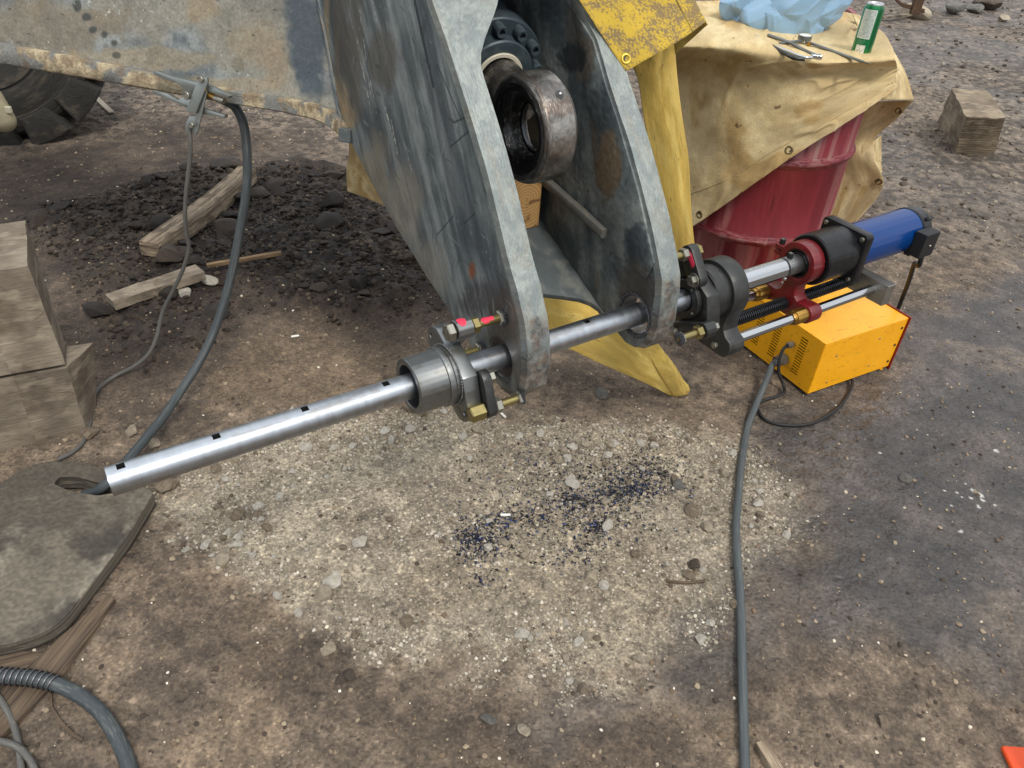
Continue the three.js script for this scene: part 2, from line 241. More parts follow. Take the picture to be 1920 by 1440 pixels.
{
  const m = shade(new THREE.Mesh(gridGround(lin(NX0, NX0 + NS, 520), lin(NZ0, NZ0 + NS, 520), NX0, NZ0, NS), std({ map: gMapNear, roughnessMap: gRoughNear, bumpMap: gBumpNear, bumpScale: 0.012, roughness: 1 })));
  m.name = 'ground'; m.userData.kind = 'structure'; scene.add(m);
  const out = [0.4, 1, 2, 4, 8, 20, 60, 150, 400];
  const xs = [...out.slice().reverse().map(v => -9 - v), ...lin(-9, NX0 + 0.06, 70), ...lin(NX0 + NS - 0.06, 13, 110), ...out.map(v => 13 + v)];
  const zs = [...out.slice().reverse().map(v => -17 - v), ...lin(-17, NZ0 + 0.06, 130), ...lin(NZ0 + NS - 0.06, 3, 20), ...out.map(v => 3 + v)];
  const f = shade(new THREE.Mesh(gridGround(xs, zs, FX0, FZ0, FS, (a, b, c, d) => a >= NX0 && b <= NX0 + NS && c >= NZ0 && d <= NZ0 + NS, 0.006), std({ map: gMapFar, roughnessMap: gRoughFar, roughness: 1 })));
  f.name = 'ground_beyond'; f.userData.kind = 'structure'; scene.add(f);
}

// ---------------------------------------------------------------- materials
const fine = tex(512, 512, (u, v) => 0.5 * vn(u * 128, v * 128) + 0.5 * vn(u * 256 + 3, v * 256), false);
const wearMap = (base, spots, amt, sc = 8, w = 512) => tex(w, w, (u, v) => { const a = fbm(u * sc, v * sc, 5), b = fbm(u * sc * 5 + 7, v * sc * 5, 3); return mix(mix(rgb(base), rgb(spots), amt * sm(0.5, 0.7, a * 0.6 + b * 0.4)), [0, 0, 0], 0.14 * (1 - b)); });
const roughMap = (lo, hi, sc = 10) => tex(256, 256, (u, v) => lo + (hi - lo) * fbm(u * sc, v * sc * 2, 4), false);
const mSteel = std({ color: 0xa9acae, metalness: 1, roughness: 0.34, roughnessMap: null });
const mBar = std({ map: tex(512, 256, (u, v) => { const k = 0.92 + 0.12 * (fbm(u * 60, v * 5, 3) - 0.5) + 0.07 * (vn(u * 3, v * 160) - 0.5); const r = 0.3 * sm(0.62, 0.8, fbm(u * 9 + 3, v * 9, 4)); return mix([0.74 * k, 0.765 * k, 0.79 * k], [0.5, 0.45, 0.4], r); }), metalness: 1, roughness: 1, roughnessMap: tex(256, 256, (u, v) => 0.3 + 0.16 * fbm(u * 40, v * 6, 4), false) });
const mChrome = std({ color: 0xc4c7c9, metalness: 1, roughness: 0.16 });
const mMach = std({ map: wearMap(0x8b8e8e, 0x6d6a62, 0.7, 6), metalness: 0.92, roughness: 0.42 });
const mMachDark = std({ map: wearMap(0x4a4b4a, 0x6b6a66, 0.45, 7), metalness: 0.75, roughness: 0.46 });
const mZinc = std({ map: wearMap(0xa39663, 0x7a735e, 0.8, 6), metalness: 0.9, roughness: 0.38 });
const mBoltGrey = std({ map: wearMap(0xa8a69a, 0x6f6c62, 0.8, 5), metalness: 0.9, roughness: 0.4 });
const mWeld = std({ map: wearMap(0x55565a, 0x9a9ca0, 0.8, 14), metalness: 0.8, roughness: 0.42, bumpMap: fine, bumpScale: 0.003 });
const mPink = std({ color: 0xd8324e, roughness: 0.5 });
const mHoleShade = std({ color: 0x3c3c3d, roughness: 0.7 });  // dark grey that stands for the shade inside holes and sockets
const mRubber = std({ map: wearMap(0x2b2c2c, 0x47443e, 0.8, 7), roughness: 0.85 });
const mCable = std({ map: wearMap(0x3d4447, 0x6c6e69, 0.55, 9), roughness: 0.6 });
const mCableLight = std({ map: wearMap(0x5a5956, 0x7a756a, 0.6, 9), roughness: 0.7 });
const mBlack = std({ color: 0x17181a, roughness: 0.6 });
const mBlackMetal = phy({ map: wearMap(0x1a1b1d, 0x2d2d2f, 0.5, 5), roughness: 0.33, metalness: 0.35 });
const mBlue = phy({ color: 0x07346e, roughness: 0.2, specularIntensity: 0.75 });
const mRed = phy({ map: wearMap(0x741219, 0x521216, 0.5, 5), roughness: 0.38, clearcoat: 0.3, clearcoatRoughness: 0.3 });
const mBrass = std({ map: wearMap(0xc0964c, 0x94753e, 0.5, 5), metalness: 0.95, roughness: 0.3 });
const mAlu = std({ map: wearMap(0xa6a39b, 0x86837b, 0.6, 5), metalness: 0.85, roughness: 0.42 });
const mScrew = std({ color: 0x4a4c50, metalness: 0.85, roughness: 0.33 });
const mOrange = phy({ map: tex(512, 512, (u, v) => { let c = mix(rgb(0xf6b00a), rgb(0xe9a206), fbm(u * 6, v * 6, 4)); c = mix(c, rgb(0x8a641c), 0.35 * sm(0.66, 0.8, fbm(u * 26 + 3, v * 26, 5))); const s = sm(0.93, 0.97, vn(u * 30 + v * 9, v * 140 - u * 50)) * sm(0.6, 0.7, vn(u * 8 + 2, v * 8)); return mix(c, rgb(0x3e3016), s * 0.6); }), roughness: 0.4, clearcoat: 0.25, clearcoatRoughness: 0.35 });
const mRedPanel = std({ map: wearMap(0x8e1d1c, 0x6a1a18, 0.5, 6), roughness: 0.45 });
const woodTex = (a, b, dark, sx, sy, w = 512, h = 512) => tex(w, h, (u, v) => { const g = fbm(u * sx + 3 * fbm(u * 2, v * 3, 2), v * sy, 5), f = vn(u * sx * 6, v * sy * 12); let c = mix(rgb(a), rgb(b), sm(0.3, 0.7, g)); c = mix(c, rgb(dark), 0.55 * sm(0.72, 0.9, vn(u * sx * 1.3 + 9, v * sy * 5)) + 0.35 * sm(0.6, 0.75, fbm(u * 4 + 9, v * 4, 4))); const k = 0.85 + 0.3 * f; return [c[0] * k, c[1] * k, c[2] * k]; });
const woodTexSoft = (a, b, dark) => tex(720, 720, (u, v) => { const g = fbm(u * 4 + fbm(u * 3, v * 4, 2), v * 9, 5), f = fbm(u * 40, v * 190, 3), st = fbm(u * 7 + 4, v * 7, 5), cr = Math.abs(fbm(u * 1.3, v * 5 + 3, 3) - 0.5); let c = mix(rgb(a), rgb(b), sm(0.32, 0.68, g * 0.35 + st * 0.65)); c = mix(c, rgb(dark), 0.5 * sm(0.52, 0.7, fbm(u * 8 + 13, v * 8, 5)) + 0.6 * sm(0.003, 0.0005, cr) * sm(0.55, 0.65, vn(u * 3, v * 6))); c = mix(c, rgb(0x9b907d), 0.4 * sm(0.58, 0.72, fbm(u * 11 + 1, v * 30, 4))); const k = 0.86 + 0.28 * f; return [c[0] * k, c[1] * k, c[2] * k]; });
const woodBump = (sx, sy) => tex(512, 512, (u, v) => 0.6 * fbm(u * sx, v * sy, 4) + 0.4 * vn(u * sx * 3, v * sy * 8), false);
const mWoodGrey = std({ map: woodTex(0x6b5d4d, 0x9a8a74, 0x3c3228, 3, 26), bumpMap: woodBump(4, 40), bumpScale: 0.006, roughness: 0.92 });
const mWoodPale = std({ map: woodTexSoft(0x6b6154, 0x857a6a, 0x4e4438), bumpMap: woodBump(4, 24), bumpScale: 0.0015, roughness: 0.92 });
const mWoodBrown = std({ map: woodTex(0x4f4236, 0x6c5c4a, 0x2f261e, 2, 22), bumpMap: woodBump(3, 30), bumpScale: 0.004, roughness: 0.92 });
const mWoodFresh = std({ map: tex(256, 256, (u, v) => { const r = Math.hypot(u - 0.45, (v - 0.55)) * 44 + 2 * fbm(u * 5, v * 5, 3), k = 0.5 + 0.5 * Math.sin(r * 2.4); return mix(mix(rgb(0xa07a48), rgb(0xbb9560), k), rgb(0x4a3018), 0.6 * sm(0.6, 0.75, fbm(u * 6 + 4, v * 6, 4))); }), roughness: 0.85 });

// ---------------------------------------------------------------- loader boom: two lug plates, front strips, floor, box beam
const planarUV = (g, fn) => { const p = g.attributes.position, uv = new Float32Array(p.count * 2); for (let i = 0; i < p.count; i++) { const t = fn(p.getX(i), p.getY(i), p.getZ(i)); uv[2 * i] = t[0]; uv[2 * i + 1] = t[1]; } g.setAttribute('uv', new THREE.BufferAttribute(uv, 2)); return g; };
const SL = -0.23, SR = 0.126, TH = 0.058;               // near faces of the two lug plates along the bar, plate thickness
const PT0 = [-0.2, -0.2], PTS = 1.6;
const plateUV = (x, y) => [(x - PT0[0]) / PTS, (y - PT0[1]) / PTS];
const blobs = (list, s) => list.map(([x, y, rx, ry, col, k]) => { const c = K(x, y, s), a = K(x + rx, y, s), b = K(x, y + ry, s); return { c, ia: 1 / Math.hypot(a[0] - c[0], a[1] - c[1]), ax: [a[0] - c[0], a[1] - c[1]], bx: [b[0] - c[0], b[1] - c[1]], col: rgb(col), k }; });
const blobAt = (b, x, y) => { const dx = x - b.c[0], dy = y - b.c[1], det = b.ax[0] * b.bx[1] - b.ax[1] * b.bx[0]; const u = (dx * b.bx[1] - dy * b.bx[0]) / det, v = (b.ax[0] * dy - b.ax[1] * dx) / det; return Math.hypot(u, v); };
const k1 = K(780, 20, SL), k2 = K(815, 170, SL), sdir = [(k2[0] - k1[0]), (k2[1] - k1[1])], sl = Math.hypot(...sdir); sdir[0] /= sl; sdir[1] /= sl;
const lb = blobs([[632, 190, 22, 42, 0xa38e6e, 0.9], [655, 225, 14, 30, 0xa58f70, 0.8], [612, 90, 6, 110, 0x9c8767, 0.75], [632, 110, 4, 60, 0x9c8767, 0.6], [640, 60, 18, 100, 0x57524a, 0.7], [665, 110, 16, 120, 0x5b574f, 0.6], [720, 110, 30, 60, 0x5d5a54, 0.6], [750, 400, 40, 90, 0x9c9686, 0.65], [700, 320, 34, 60, 0x9c9380, 0.65], [805, 510, 36, 60, 0x928e83, 0.6], [885, 508, 7, 17, 0x8a5238, 0.8], [905, 560, 50, 40, 0x45464a, 0.75], [940, 600, 40, 60, 0x504b48, 0.7], [970, 640, 18, 90, 0x6f655a, 0.6]], SL);
const drips = [[672, 0, 695, 180, 2.2], [698, 0, 708, 50, 2.5], [676, 110, 700, 230, 3], [694, 150, 716, 260, 3], [668, 60, 676, 120, 2], [722, 200, 738, 262, 3], [733, 225, 748, 300, 3], [760, 280, 775, 330, 1.6]].map(([a, b, c, d, w]) => [K(a, b, SL), K(c, d, SL), w]);
const darks = [[778, 5, 812, 160, 4.5], [820, 122, 865, 225, 1.3], [850, 230, 885, 215, 1.2], [845, 275, 880, 245, 1.2], [772, 70, 778, 82, 1], [870, 420, 890, 400, 1.2], [820, 440, 850, 405, 1], [790, 330, 800, 380, 0.9]].map(([a, b, c, d, w]) => [K(a, b, SL), K(c, d, SL), w]);
const segD = (P, Q, x, y) => { const ex = Q[0] - P[0], ey = Q[1] - P[1], t = Math.max(0, Math.min(1, ((x - P[0]) * ex + (y - P[1]) * ey) / (ex * ex + ey * ey))); return [Math.hypot(x - P[0] - ex * t, y - P[1] - ey * t), t]; };
const scratch = (x, y, sx) => { let s = 0; for (let i = 0; i < 3; i++) { const a = 0.4 + i * 1.3, q = x * Math.cos(a) + y * Math.sin(a), t = -x * Math.sin(a) + y * Math.cos(a); s = Math.max(s, sm(0.93, 0.985, vn(q * sx + 3 * vn(t * 6, 2), t * 9 + i * 40))); } return s; };
const leftTex = tex(1100, 1100, (u, v) => {
  const x = PT0[0] + u * PTS, y = PT0[1] + v * PTS, q = x * sdir[1] - y * sdir[0], t = x * sdir[0] + y * sdir[1];
  const a = fbm(q * 40, t * 4, 4), b = fbm(x * 14, y * 14, 4), f = fbm(q * 180, t * 30, 2);
  let c = mix(rgb(0x4f595d), rgb(0x868e8e), sm(0.32, 0.7, a * 0.6 + b * 0.4));
  c = mix(c, rgb(0x3f474d), 0.5 * sm(0.55, 0.7, fbm(q * 16 + 5, t * 2, 3)));
  for (const e of lb) if (blobAt(e, x, y) < 2.2) c = mix(c, e.col, e.k * (1 - sm(0.6, 1.25, blobAt(e, x, y) + 0.9 * (b - 0.5) + 0.35 * (f - 0.5))));
  for (const [P, Q, w] of drips) { const [d, tt] = segD(P, Q, x, y); c = mix(c, rgb(0xc4c5bd), 0.9 * (1 - sm(0.5, 1.2, d / (0.0017 * w) + 1.4 * vn(x * 160, y * 160)))); }
  for (const [P, Q, w] of darks) { const [d] = segD(P, Q, x, y); c = mix(c, rgb(0x2b3338), 0.85 * (1 - sm(0.7, 1.1, d / (0.0013 * w) + 0.25 * (f - 0.5)))); }
  c = mix(c, rgb(0xa4aba8), 0.5 * scratch(x, y, 120)); c = mix(c, rgb(0x343b3f), 0.5 * scratch(x + 5, y, 110)); c = mix(c, rgb(0xb0b4b0), 0.5 * sm(0.9, 0.96, vn(q * 420, t * 70)) * sm(0.45, 0.65, vn(x * 9, y * 9)));
  const k = 0.82 + 0.24 * f + 0.14 * vn(x * 480, y * 480); return [c[0] * k, c[1] * k, c[2] * k];
});
const rb = blobs([[1143, 320, 26, 66, 0x7b6a55, 0.95], [1118, 290, 8, 70, 0x716351, 0.6], [1098, 110, 26, 44, 0x6c6355, 0.8], [1080, 60, 20, 60, 0x5a564e, 0.6], [1072, 110, 30, 26, 0x2b3032, 0.85], [1128, 200, 26, 40, 0x454d50, 0.6], [1102, 360, 5, 26, 0x6d675c, 0.6], [1200, 450, 30, 40, 0x2f363f, 0.6], [1190, 560, 40, 60, 0x4b4540, 0.7], [1120, 520, 6, 22, 0x7a7468, 0.6]], SR);
const rightTex = tex(720, 720, (u, v) => {
  const x = PT0[0] + u * PTS, y = PT0[1] + v * PTS, b = fbm(x * 14 + 9, y * 14, 4), f = fbm(x * 110, y * 110, 2), a = fbm(x * 30 - y * 8, y * 7, 4);
  let c = mix(rgb(0x4c5457), rgb(0x7e8481), sm(0.32, 0.72, a * 0.5 + b * 0.5));
  for (const e of rb) if (blobAt(e, x, y) < 2.2) c = mix(c, e.col, e.k * (1 - sm(0.6, 1.2, blobAt(e, x, y) + 1.1 * (b - 0.5) + 0.4 * (f - 0.5))));
  c = mix(c, rgb(0x8d9492), 0.5 * scratch(x + 2, y, 100)); c = mix(c, rgb(0x2f3436), 0.4 * scratch(x + 8, y, 90));
  const k = 0.8 + 0.28 * f + 0.14 * vn(x * 480, y * 480); return [c[0] * k, c[1] * k, c[2] * k];
});
const stripTex = tex(200, 1000, (u, v) => { // grey primer on flame-cut edges, drop stains; bare mottled steel where the nose is worn
  const a = fbm(u * 4, v * 40, 4), b = fbm(u * 26, v * 190, 3), p = v * 30, n = fbm(u * 3 + 4, p * 0.5, 4);
  let c = mix(rgb(0x7b8382), rgb(0x8d9490), sm(0.35, 0.68, a)); c = mix(c, rgb(0x8e8879), 0.35 * sm(0.52, 0.7, n));
  const e = Math.abs(fbm(u * 5 + 3, v * 36, 2) - 0.5); c = mix(c, rgb(0x5f6767), 0.25 * (1 - sm(0.004, 0.016, e)) * sm(0.6, 0.72, vn(u * 3, v * 14)));
  let d = mix(rgb(0x5b5a57), rgb(0x84827b), sm(0.3, 0.7, a)); d = mix(d, rgb(0x6d5a4d), 0.55 * sm(0.48, 0.68, fbm(u * 4 + 8, v * 60, 4))); d = mix(d, rgb(0x44484a), 0.55 * sm(0.55, 0.75, fbm(u * 6, v * 70 + 5, 3)));
  c = mix(c, d, sm(0.5, 0.62, v * 0.72 + 0.42 * (fbm(u * 3 + 1, v * 22, 4) - 0.5) + 0.25 * (b - 0.5))); const k = 0.88 + 0.24 * b; return [c[0] * k, c[1] * k, c[2] * k];
});
const bumpSteel = tex(512, 512, (u, v) => 0.7 * fbm(u * 20, v * 20, 4) + 0.3 * vn(u * 200, v * 200), false);
const mLeft = std({ map: leftTex, roughness: 0.46, metalness: 0.35, bumpMap: bumpSteel, bumpScale: 0.0008 });
const mRight = std({ map: rightTex, roughness: 0.6, metalness: 0.2, bumpMap: bumpSteel, bumpScale: 0.003 });
const mStrip = std({ map: stripTex, roughness: 0.45, metalness: 0.3, bumpMap: bumpSteel, bumpScale: 0.0006 });
const mCut = std({ map: wearMap(0x6a6965, 0x7d6f63, 0.7, 6), roughness: 0.6, metalness: 0.25, bumpMap: bumpSteel, bumpScale: 0.003 });
const mInner = std({ map: wearMap(0x575f61, 0x74756e, 0.8, 5), roughness: 0.6, metalness: 0.2 });

const inv = new THREE.Matrix4().compose(O, new THREE.Quaternion().setFromAxisAngle(V3(0, 1, 0), UANG), V3(1, 1, 1)).invert();
const boom = barThing('loader_boom', 'scratched grey steel loader boom with two thick lugs and a box beam', 'loader boom');
const kp = (l, s) => l.map(([x, y]) => K(x, y, s).slice(0, 2));
// left lug
const leftFront = [[790, -90], [809, 0], [838, 82], [870, 182], [893, 255], [914, 328], [934, 410], [950, 478], [968, 545], [981, 605], [985, 650], [985, 695]];
{
  const out = kp([...leftFront, [980, 730], [962, 737], [938, 725], [915, 700], [900, 676], [886, 652], [853, 600], [800, 520], [740, 422], [690, 332], [660, 272], [645, 240]], SL);
  out.push([1.1, 0.62], [1.16, 1.05], [0.62, 1.12]);
  const g = prismZ(out, SL, SL + TH - 0.012, 0.003, [[0, 0, 0.045]]); planarUV(g, plateUV); part(boom, 'left_lug_plate', g, mLeft);
  // weathered boss behind the skin, round the bore
  const bo = []; for (let i = 0; i < 40; i++) { const a = i / 40 * Math.PI * 2; bo.push([Math.cos(a) * 0.088 + 0.006, Math.sin(a) * 0.088 - 0.006]); }
  part(boom, 'bore_boss', planarUV(prismZ(bo, SL + 0.014, SL + TH - 0.005, 0.004, [[0, 0, 0.044]]), (x, y, z) => [x * 3, y * 3]), mCut);
}
// front strips: pale faces along the front edges, from the near edge of the lug to the far one
function frontStrip(name, A, B, sA, sB, back, mat, parent = boom) {
  const n = A.length, pos = [], uv = [], idx = [];
  for (let i = 0; i < n; i++) {
    const a = K(...A[i], sA), a1 = K(...A[Math.min(n - 1, i + 1)], sA), a0 = K(...A[Math.max(0, i - 1)], sA), tl = Math.hypot(a1[0] - a0[0], a1[1] - a0[1]);
    let ox = -(a0[1] - a1[1]) / tl, oy = (a0[0] - a1[0]) / tl; if (ox > 0.3 || (ox > 0 && oy < 0 && Math.abs(oy) < 0.3)) { ox = -ox; oy = -oy; }
    const e = 0.0035 + 0.0012 * (fbm(i * 0.6, sA * 9, 2) - 0.5); a[0] += ox * e; a[1] += oy * e; const b = [a[0] + 0.002 * (fbm(i * 0.5, 7, 2) - 0.5), a[1], typeof sB === 'function' ? sB(A[i][1]) : sB];
    pos.push(...a, ...b, b[0] + back, b[1] - back * 0.4, b[2], a[0] + back, a[1] - back * 0.4, a[2]);
    for (let k = 0; k < 4; k++) uv.push([0, 0.9, 1, 0.1][k], i / (n - 1) * 0.98 + 0.01);
  }
  for (let i = 0; i < n - 1; i++) for (let k = 0; k < 4; k++) { const a = i * 4 + k, b = i * 4 + (k + 1) % 4, c = a + 4, d = b + 4; idx.push(a, b, c, b, d, c); }
  idx.push(0, 2, 1, 0, 3, 2); const e = (n - 1) * 4; idx.push(e, e + 1, e + 2, e, e + 2, e + 3);
  const g = new THREE.BufferGeometry(); g.setAttribute('position', new THREE.Float32BufferAttribute(pos, 3)); g.setAttribute('uv', new THREE.Float32BufferAttribute(uv, 2)); g.setIndex(idx);
  return part(parent, name, crease(g, 0.5), mat);
}
const dens = l => { const o = []; for (let i = 0; i < l.length - 1; i++) for (let k = 0; k < 4; k++) o.push([l[i][0] + (l[i + 1][0] - l[i][0]) * k / 4, l[i][1] + (l[i + 1][1] - l[i][1]) * k / 4]); o.push(l[l.length - 1]); return o; };
{
  const A = [[789, -90], [808, 0], [837, 82], [869, 182], [892, 255], [913, 328], [933, 410], [949, 478], [958, 512]];
  const B = [[990, -90], [921, 0], [906, 70], [928, 180], [938, 255], [958, 328], [982, 410], [998, 480], [1006, 516]];
  const A2 = [[958, 512], [968, 545], [982, 605], [987, 650], [987, 697], [982, 731], [965, 742]], B2 = [[1006, 516], [1015, 550], [1025, 605], [1027, 650], [1024, 690], [1008, 715], [985, 728]];
  frontStrip('front_edge', dens([...A, ...A2.slice(1)]), dens([...B, ...B2.slice(1)]), SL - 0.002, y => SL + TH - 0.008 + 0.1 * sm(140, -30, y), 0.021, mStrip);
}
// right lug
const rf = [[1052, -90], [1074, 0], [1096, 36], [1118, 73], [1133, 118], [1143, 160], [1163, 219], [1183, 280], [1202, 350], [1219, 417], [1234, 490], [1240, 525], [1239, 555], [1232, 608]];
{
  const out = kp([...rf, [1222, 636], [1208, 650], [1190, 652], [1172, 642], [1152, 618], [1129, 583]], SR); out.push([0.2, -0.012], [0.42, 0.08], [0.7, 0.4], [1.16, 0.8], [1.16, 1.05], [0.5, 1.1]);
  const g = planarUV(prismZ(out, SR, SR + TH - 0.012, 0.003, [[0, 0, 0.047]]), plateUV); part(boom, 'right_lug_plate', g, mRight);
  const A = [[1051, -90], [1073, 0], [1117, 73], [1142, 160], [1162, 219], [1182, 280], [1201, 350], [1218, 417], [1233, 490], [1239, 525], [1238, 555], [1231, 608], [1221, 637], [1206, 651]];
  const B = [[1120, -90], [1130, 0], [1168, 70], [1200, 145], [1218, 219], [1231, 285], [1248, 350], [1264, 417], [1281, 492], [1284, 522], [1281, 548], [1270, 600], [1258, 630], [1240, 646]];
  frontStrip('front_edge', dens(A), dens(B), SR - 0.002, SR + TH - 0.008, 0.02, mStrip);
  // raised doubler on the inner face, ledge rib below the recess
  const dbl = kp([[1074, 4], [1117, 76], [1142, 163], [1162, 222], [1200, 352], [1231, 492], [1215, 520], [1150, 470], [1129, 436], [1122, 330], [1108, 200], [1086, 60]], SR);
  part(boom, 'doubler_plate', planarUV(prismZ(dbl, SR - 0.008, SR - 0.001, 0.002), plateUV), mRight);
  const L0 = K(1019, 333, SR - 0.02), L1 = K(1131, 432, SR - 0.02), w = 0.022, dx = L1[0] - L0[0], dy = L1[1] - L0[1], l = Math.hypot(dx, dy), nx = -dy / l * w, ny = dx / l * w;
  part(boom, 'ledge_rib', planarUV(prismZ([[L0[0] - dx * 0.4, L0[1] - dy * 0.4], [L1[0], L1[1]], [L1[0] + nx, L1[1] + ny], [L0[0] - dx * 0.4 + nx, L0[1] - dy * 0.4 + ny]], SR - 0.022, SR - 0.001, 0.006), (x, y, z) => [x * 3, z * 6]), std({ map: wearMap(0x5f5e58, 0x746b5a, 0.9, 5), roughness: 0.7 }));
}
// floor plate between the lugs, bent down at the front lip
{
  // the front lip is cut in an arch: its outline is laid out on the sloping plane of the plate
  const q0 = Kw(0.109, -0.05, 0), qd = Kw(0.386, 0.063, 0).sub(q0).normalize(), qn = V3(0, 0, 0).crossVectors(qd, U).normalize(); if (qn.y < 0) qn.negate();
  const lip = [[1134, 592], [1124, 578], [1108, 567], [1088, 560], [1055, 555], [1020, 551]].map(p => onPlane(...p, q0, qn)), toS = p => p.clone().sub(q0).dot(U), toD = p => p.clone().sub(q0).dot(qd);
  const at = (d, z) => q0.clone().addScaledVector(qd, d).addScaledVector(U, z), last = toD(lip[5]), out = [...lip, at(last + 0.004, SL + TH - 0.014), at(0.32, SL + TH - 0.02), at(0.32, SR + 0.012), lip[0].clone().addScaledVector(U, 0.014)];
  const fg = plate(out, qn.clone().negate(), 0.014, null, 0.001); fg.applyMatrix4(inv); planarUV(fg, (x, y, z) => [x * 2, z * 2]); part(boom, 'floor_plate', fg, mInner);
  part(boom, 'floor_plate', planarUV(prismZ([[0.4, 0.069], [0.42, 0.078], [0.7, 0.41], [1.14, 0.8], [1.14, 0.78], [0.71, 0.39], [0.432, 0.064], [0.405, 0.052]], SL + TH - 0.014, SR + 0.002, 0.0015), (x, y, z) => [x * 2, z * 2]), mInner);
  part(boom, 'added_back_plate', box(0.02, 0.34, SR - SL, 1.15, 0.95, (SL + SR) / 2 + 0.03), mInner);  // back and top plates added out of view to keep the opening dark
  part(boom, 'added_top_plate', box(0.9, 0.02, SR - SL + 0.06, 0.75, 1.11, (SL + SR) / 2 + 0.035), mInner);
  const web = kp([[840, -70], [840, -160], [1090, -160], [1090, -70]], -0.02);
  part(boom, 'arch_web', planarUV(prismZ([[0.3, 0.72], [0.36, 0.72], [0.52, 1.1], [0.44, 1.1]], SL + TH - 0.01, SR + 0.01, 0.002), (x, y, z) => [y * 2, z * 2]), mStrip);
}
// fillets and weld beads round the bores
function weldRing(parent, s, r0, x, y, a0, a1, sz, mat) { const gs = [], n = Math.round((a1 - a0) * r0 / (sz * 0.9)); for (let i = 0; i <= n; i++) { const a = a0 + (a1 - a0) * i / n, k = sz * (0.7 + 0.6 * rnd()), g = new THREE.IcosahedronGeometry(k, 1); g.scale(1, 1, 0.55); g.rotateZ(rnd() * 6); g.translate(x + Math.cos(a) * (r0 + sz * 0.5 * rnd()), y + Math.sin(a) * (r0 + sz * 0.5 * rnd()), s - k * 0.1); gs.push(g); } return part(parent, 'weld_bead', merge(gs), mat); }
weldRing(boom, SR, 0.049, 0, 0, -2.6, 3.4, 0.0042, mWeld);
weldRing(boom, SL, 0.048, 0, 0, 3.7, 5.9, 0.004, mWeld);
part(boom, 'bore_liner', ringZ(0.0465, 0.0435, SL + 0.004, SL + TH - 0.006, 0, 0, 0.0006), std({ map: wearMap(0x857d77, 0x93908c, 0.7, 8), metalness: 0.6, roughness: 0.45 }));
part(boom, 'bore_liner', ringZ(0.0485, 0.0452, SR + 0.004, SR + TH - 0.014, 0, 0, 0.0006), std({ map: wearMap(0x87878a, 0x98989b, 0.7, 8), metalness: 0.8, roughness: 0.35 }));

// box beam running back to the left
const BJ = Kw(...K(640, 235, SL)), BJ2 = Kw(...K(597, 0, SL));
const bdir = c2w(V3(-5507, -1484, 1442).normalize());
const bn = V3(0, 0, 0).crossVectors(bdir, BJ2.clone().sub(BJ)).normalize(); if (bn.dot(EYE.clone().sub(BJ)) < 0) bn.negate();   // points to the photographer
const onB = (x, y, off = 0) => onPlane(x, y, BJ.clone().addScaledVector(bn, off), bn);
const bo0 = onB(0, -300), bup = V3(0, 0, 0).crossVectors(bn, bdir).normalize(); if (bup.y < 0) bup.negate();
const bUV = p => [(-p.clone().sub(BJ).dot(bdir) + 2.2) / 2.6, (p.clone().sub(BJ).dot(bup) + 0.5) / 2.6];
const bblob = [[480, 85, 60, 50, 0x968870, 0.65], [375, 15, 40, 34, 0x9a8a70, 0.7], [520, 130, 30, 60, 0x948670, 0.7], [90, 50, 170, 50, 0x8a7c66, 0.6], [250, 110, 160, 22, 0xa39377, 0.6], [450, 160, 130, 18, 0xa39377, 0.6], [572, 70, 40, 100, 0x4a545c, 0.9], [575, 160, 34, 40, 0x4d5860, 0.85], [145, 10, 10, 14, 0x3f4240, 0.8], [162, 32, 9, 9, 0x3f4240, 0.8], [174, 56, 8, 7, 0x3f4240, 0.8], [196, 66, 8, 9, 0x3f4240, 0.8], [214, 80, 9, 8, 0x3f4240, 0.8], [218, 104, 9, 7, 0x44463f, 0.7], [445, 120, 18, 20, 0x75705f, 0.6], [285, 105, 16, 14, 0x7a7466, 0.5]].map(([x, y, rx, ry, c, k]) => { const o = onB(x, y), a = onB(x + rx, y), b = onB(x, y + ry), q = bUV(o), A = bUV(a), B = bUV(b); return { c: q, ax: [A[0] - q[0], A[1] - q[1]], bx: [B[0] - q[0], B[1] - q[1]], col: rgb(c), k }; });
const beamTex = tex(1100, 1100, (u, v) => {
  const a = fbm(u * 22, v * 22, 4), b = fbm(u * 90, v * 90, 3), f = vn(u * 620, v * 620);
  let c = mix(rgb(0x666d70), rgb(0x8f9492), sm(0.35, 0.66, a * 0.5 + b * 0.5)); c = mix(c, rgb(0x948870), 0.45 * sm(0.5, 0.66, fbm(u * 10 + 4, v * 10, 4)));
  for (const e of bblob) if (blobAt(e, u, v) < 2.2) c = mix(c, e.col, e.k * (1 - sm(0.65, 1.2, blobAt(e, u, v) + 0.9 * (a - 0.5) + 0.7 * (b - 0.5))));
  c = mix(c, rgb(0xc9ccc8), 0.8 * sm(0.9, 0.95, vn(u * 330, v * 300)) * sm(0.45, 0.6, vn(u * 30, v * 30))); c = mix(c, rgb(0x2c3030), 0.6 * sm(0.93, 0.97, vn(u * 280 + 9, v * 280)));
  const k = 0.9 + 0.2 * f; return [c[0] * k, c[1] * k, c[2] * k];
});
const mBeam = std({ map: beamTex, roughness: 0.62, metalness: 0.15, bumpMap: bumpSteel, bumpScale: 0.003 });
const wpart = (name, g, mat) => { g.applyMatrix4(inv); return part(boom, name, g, mat); };
const uvB = g => planarUV(g, (x, y, z) => bUV(V3(x, y, z)));
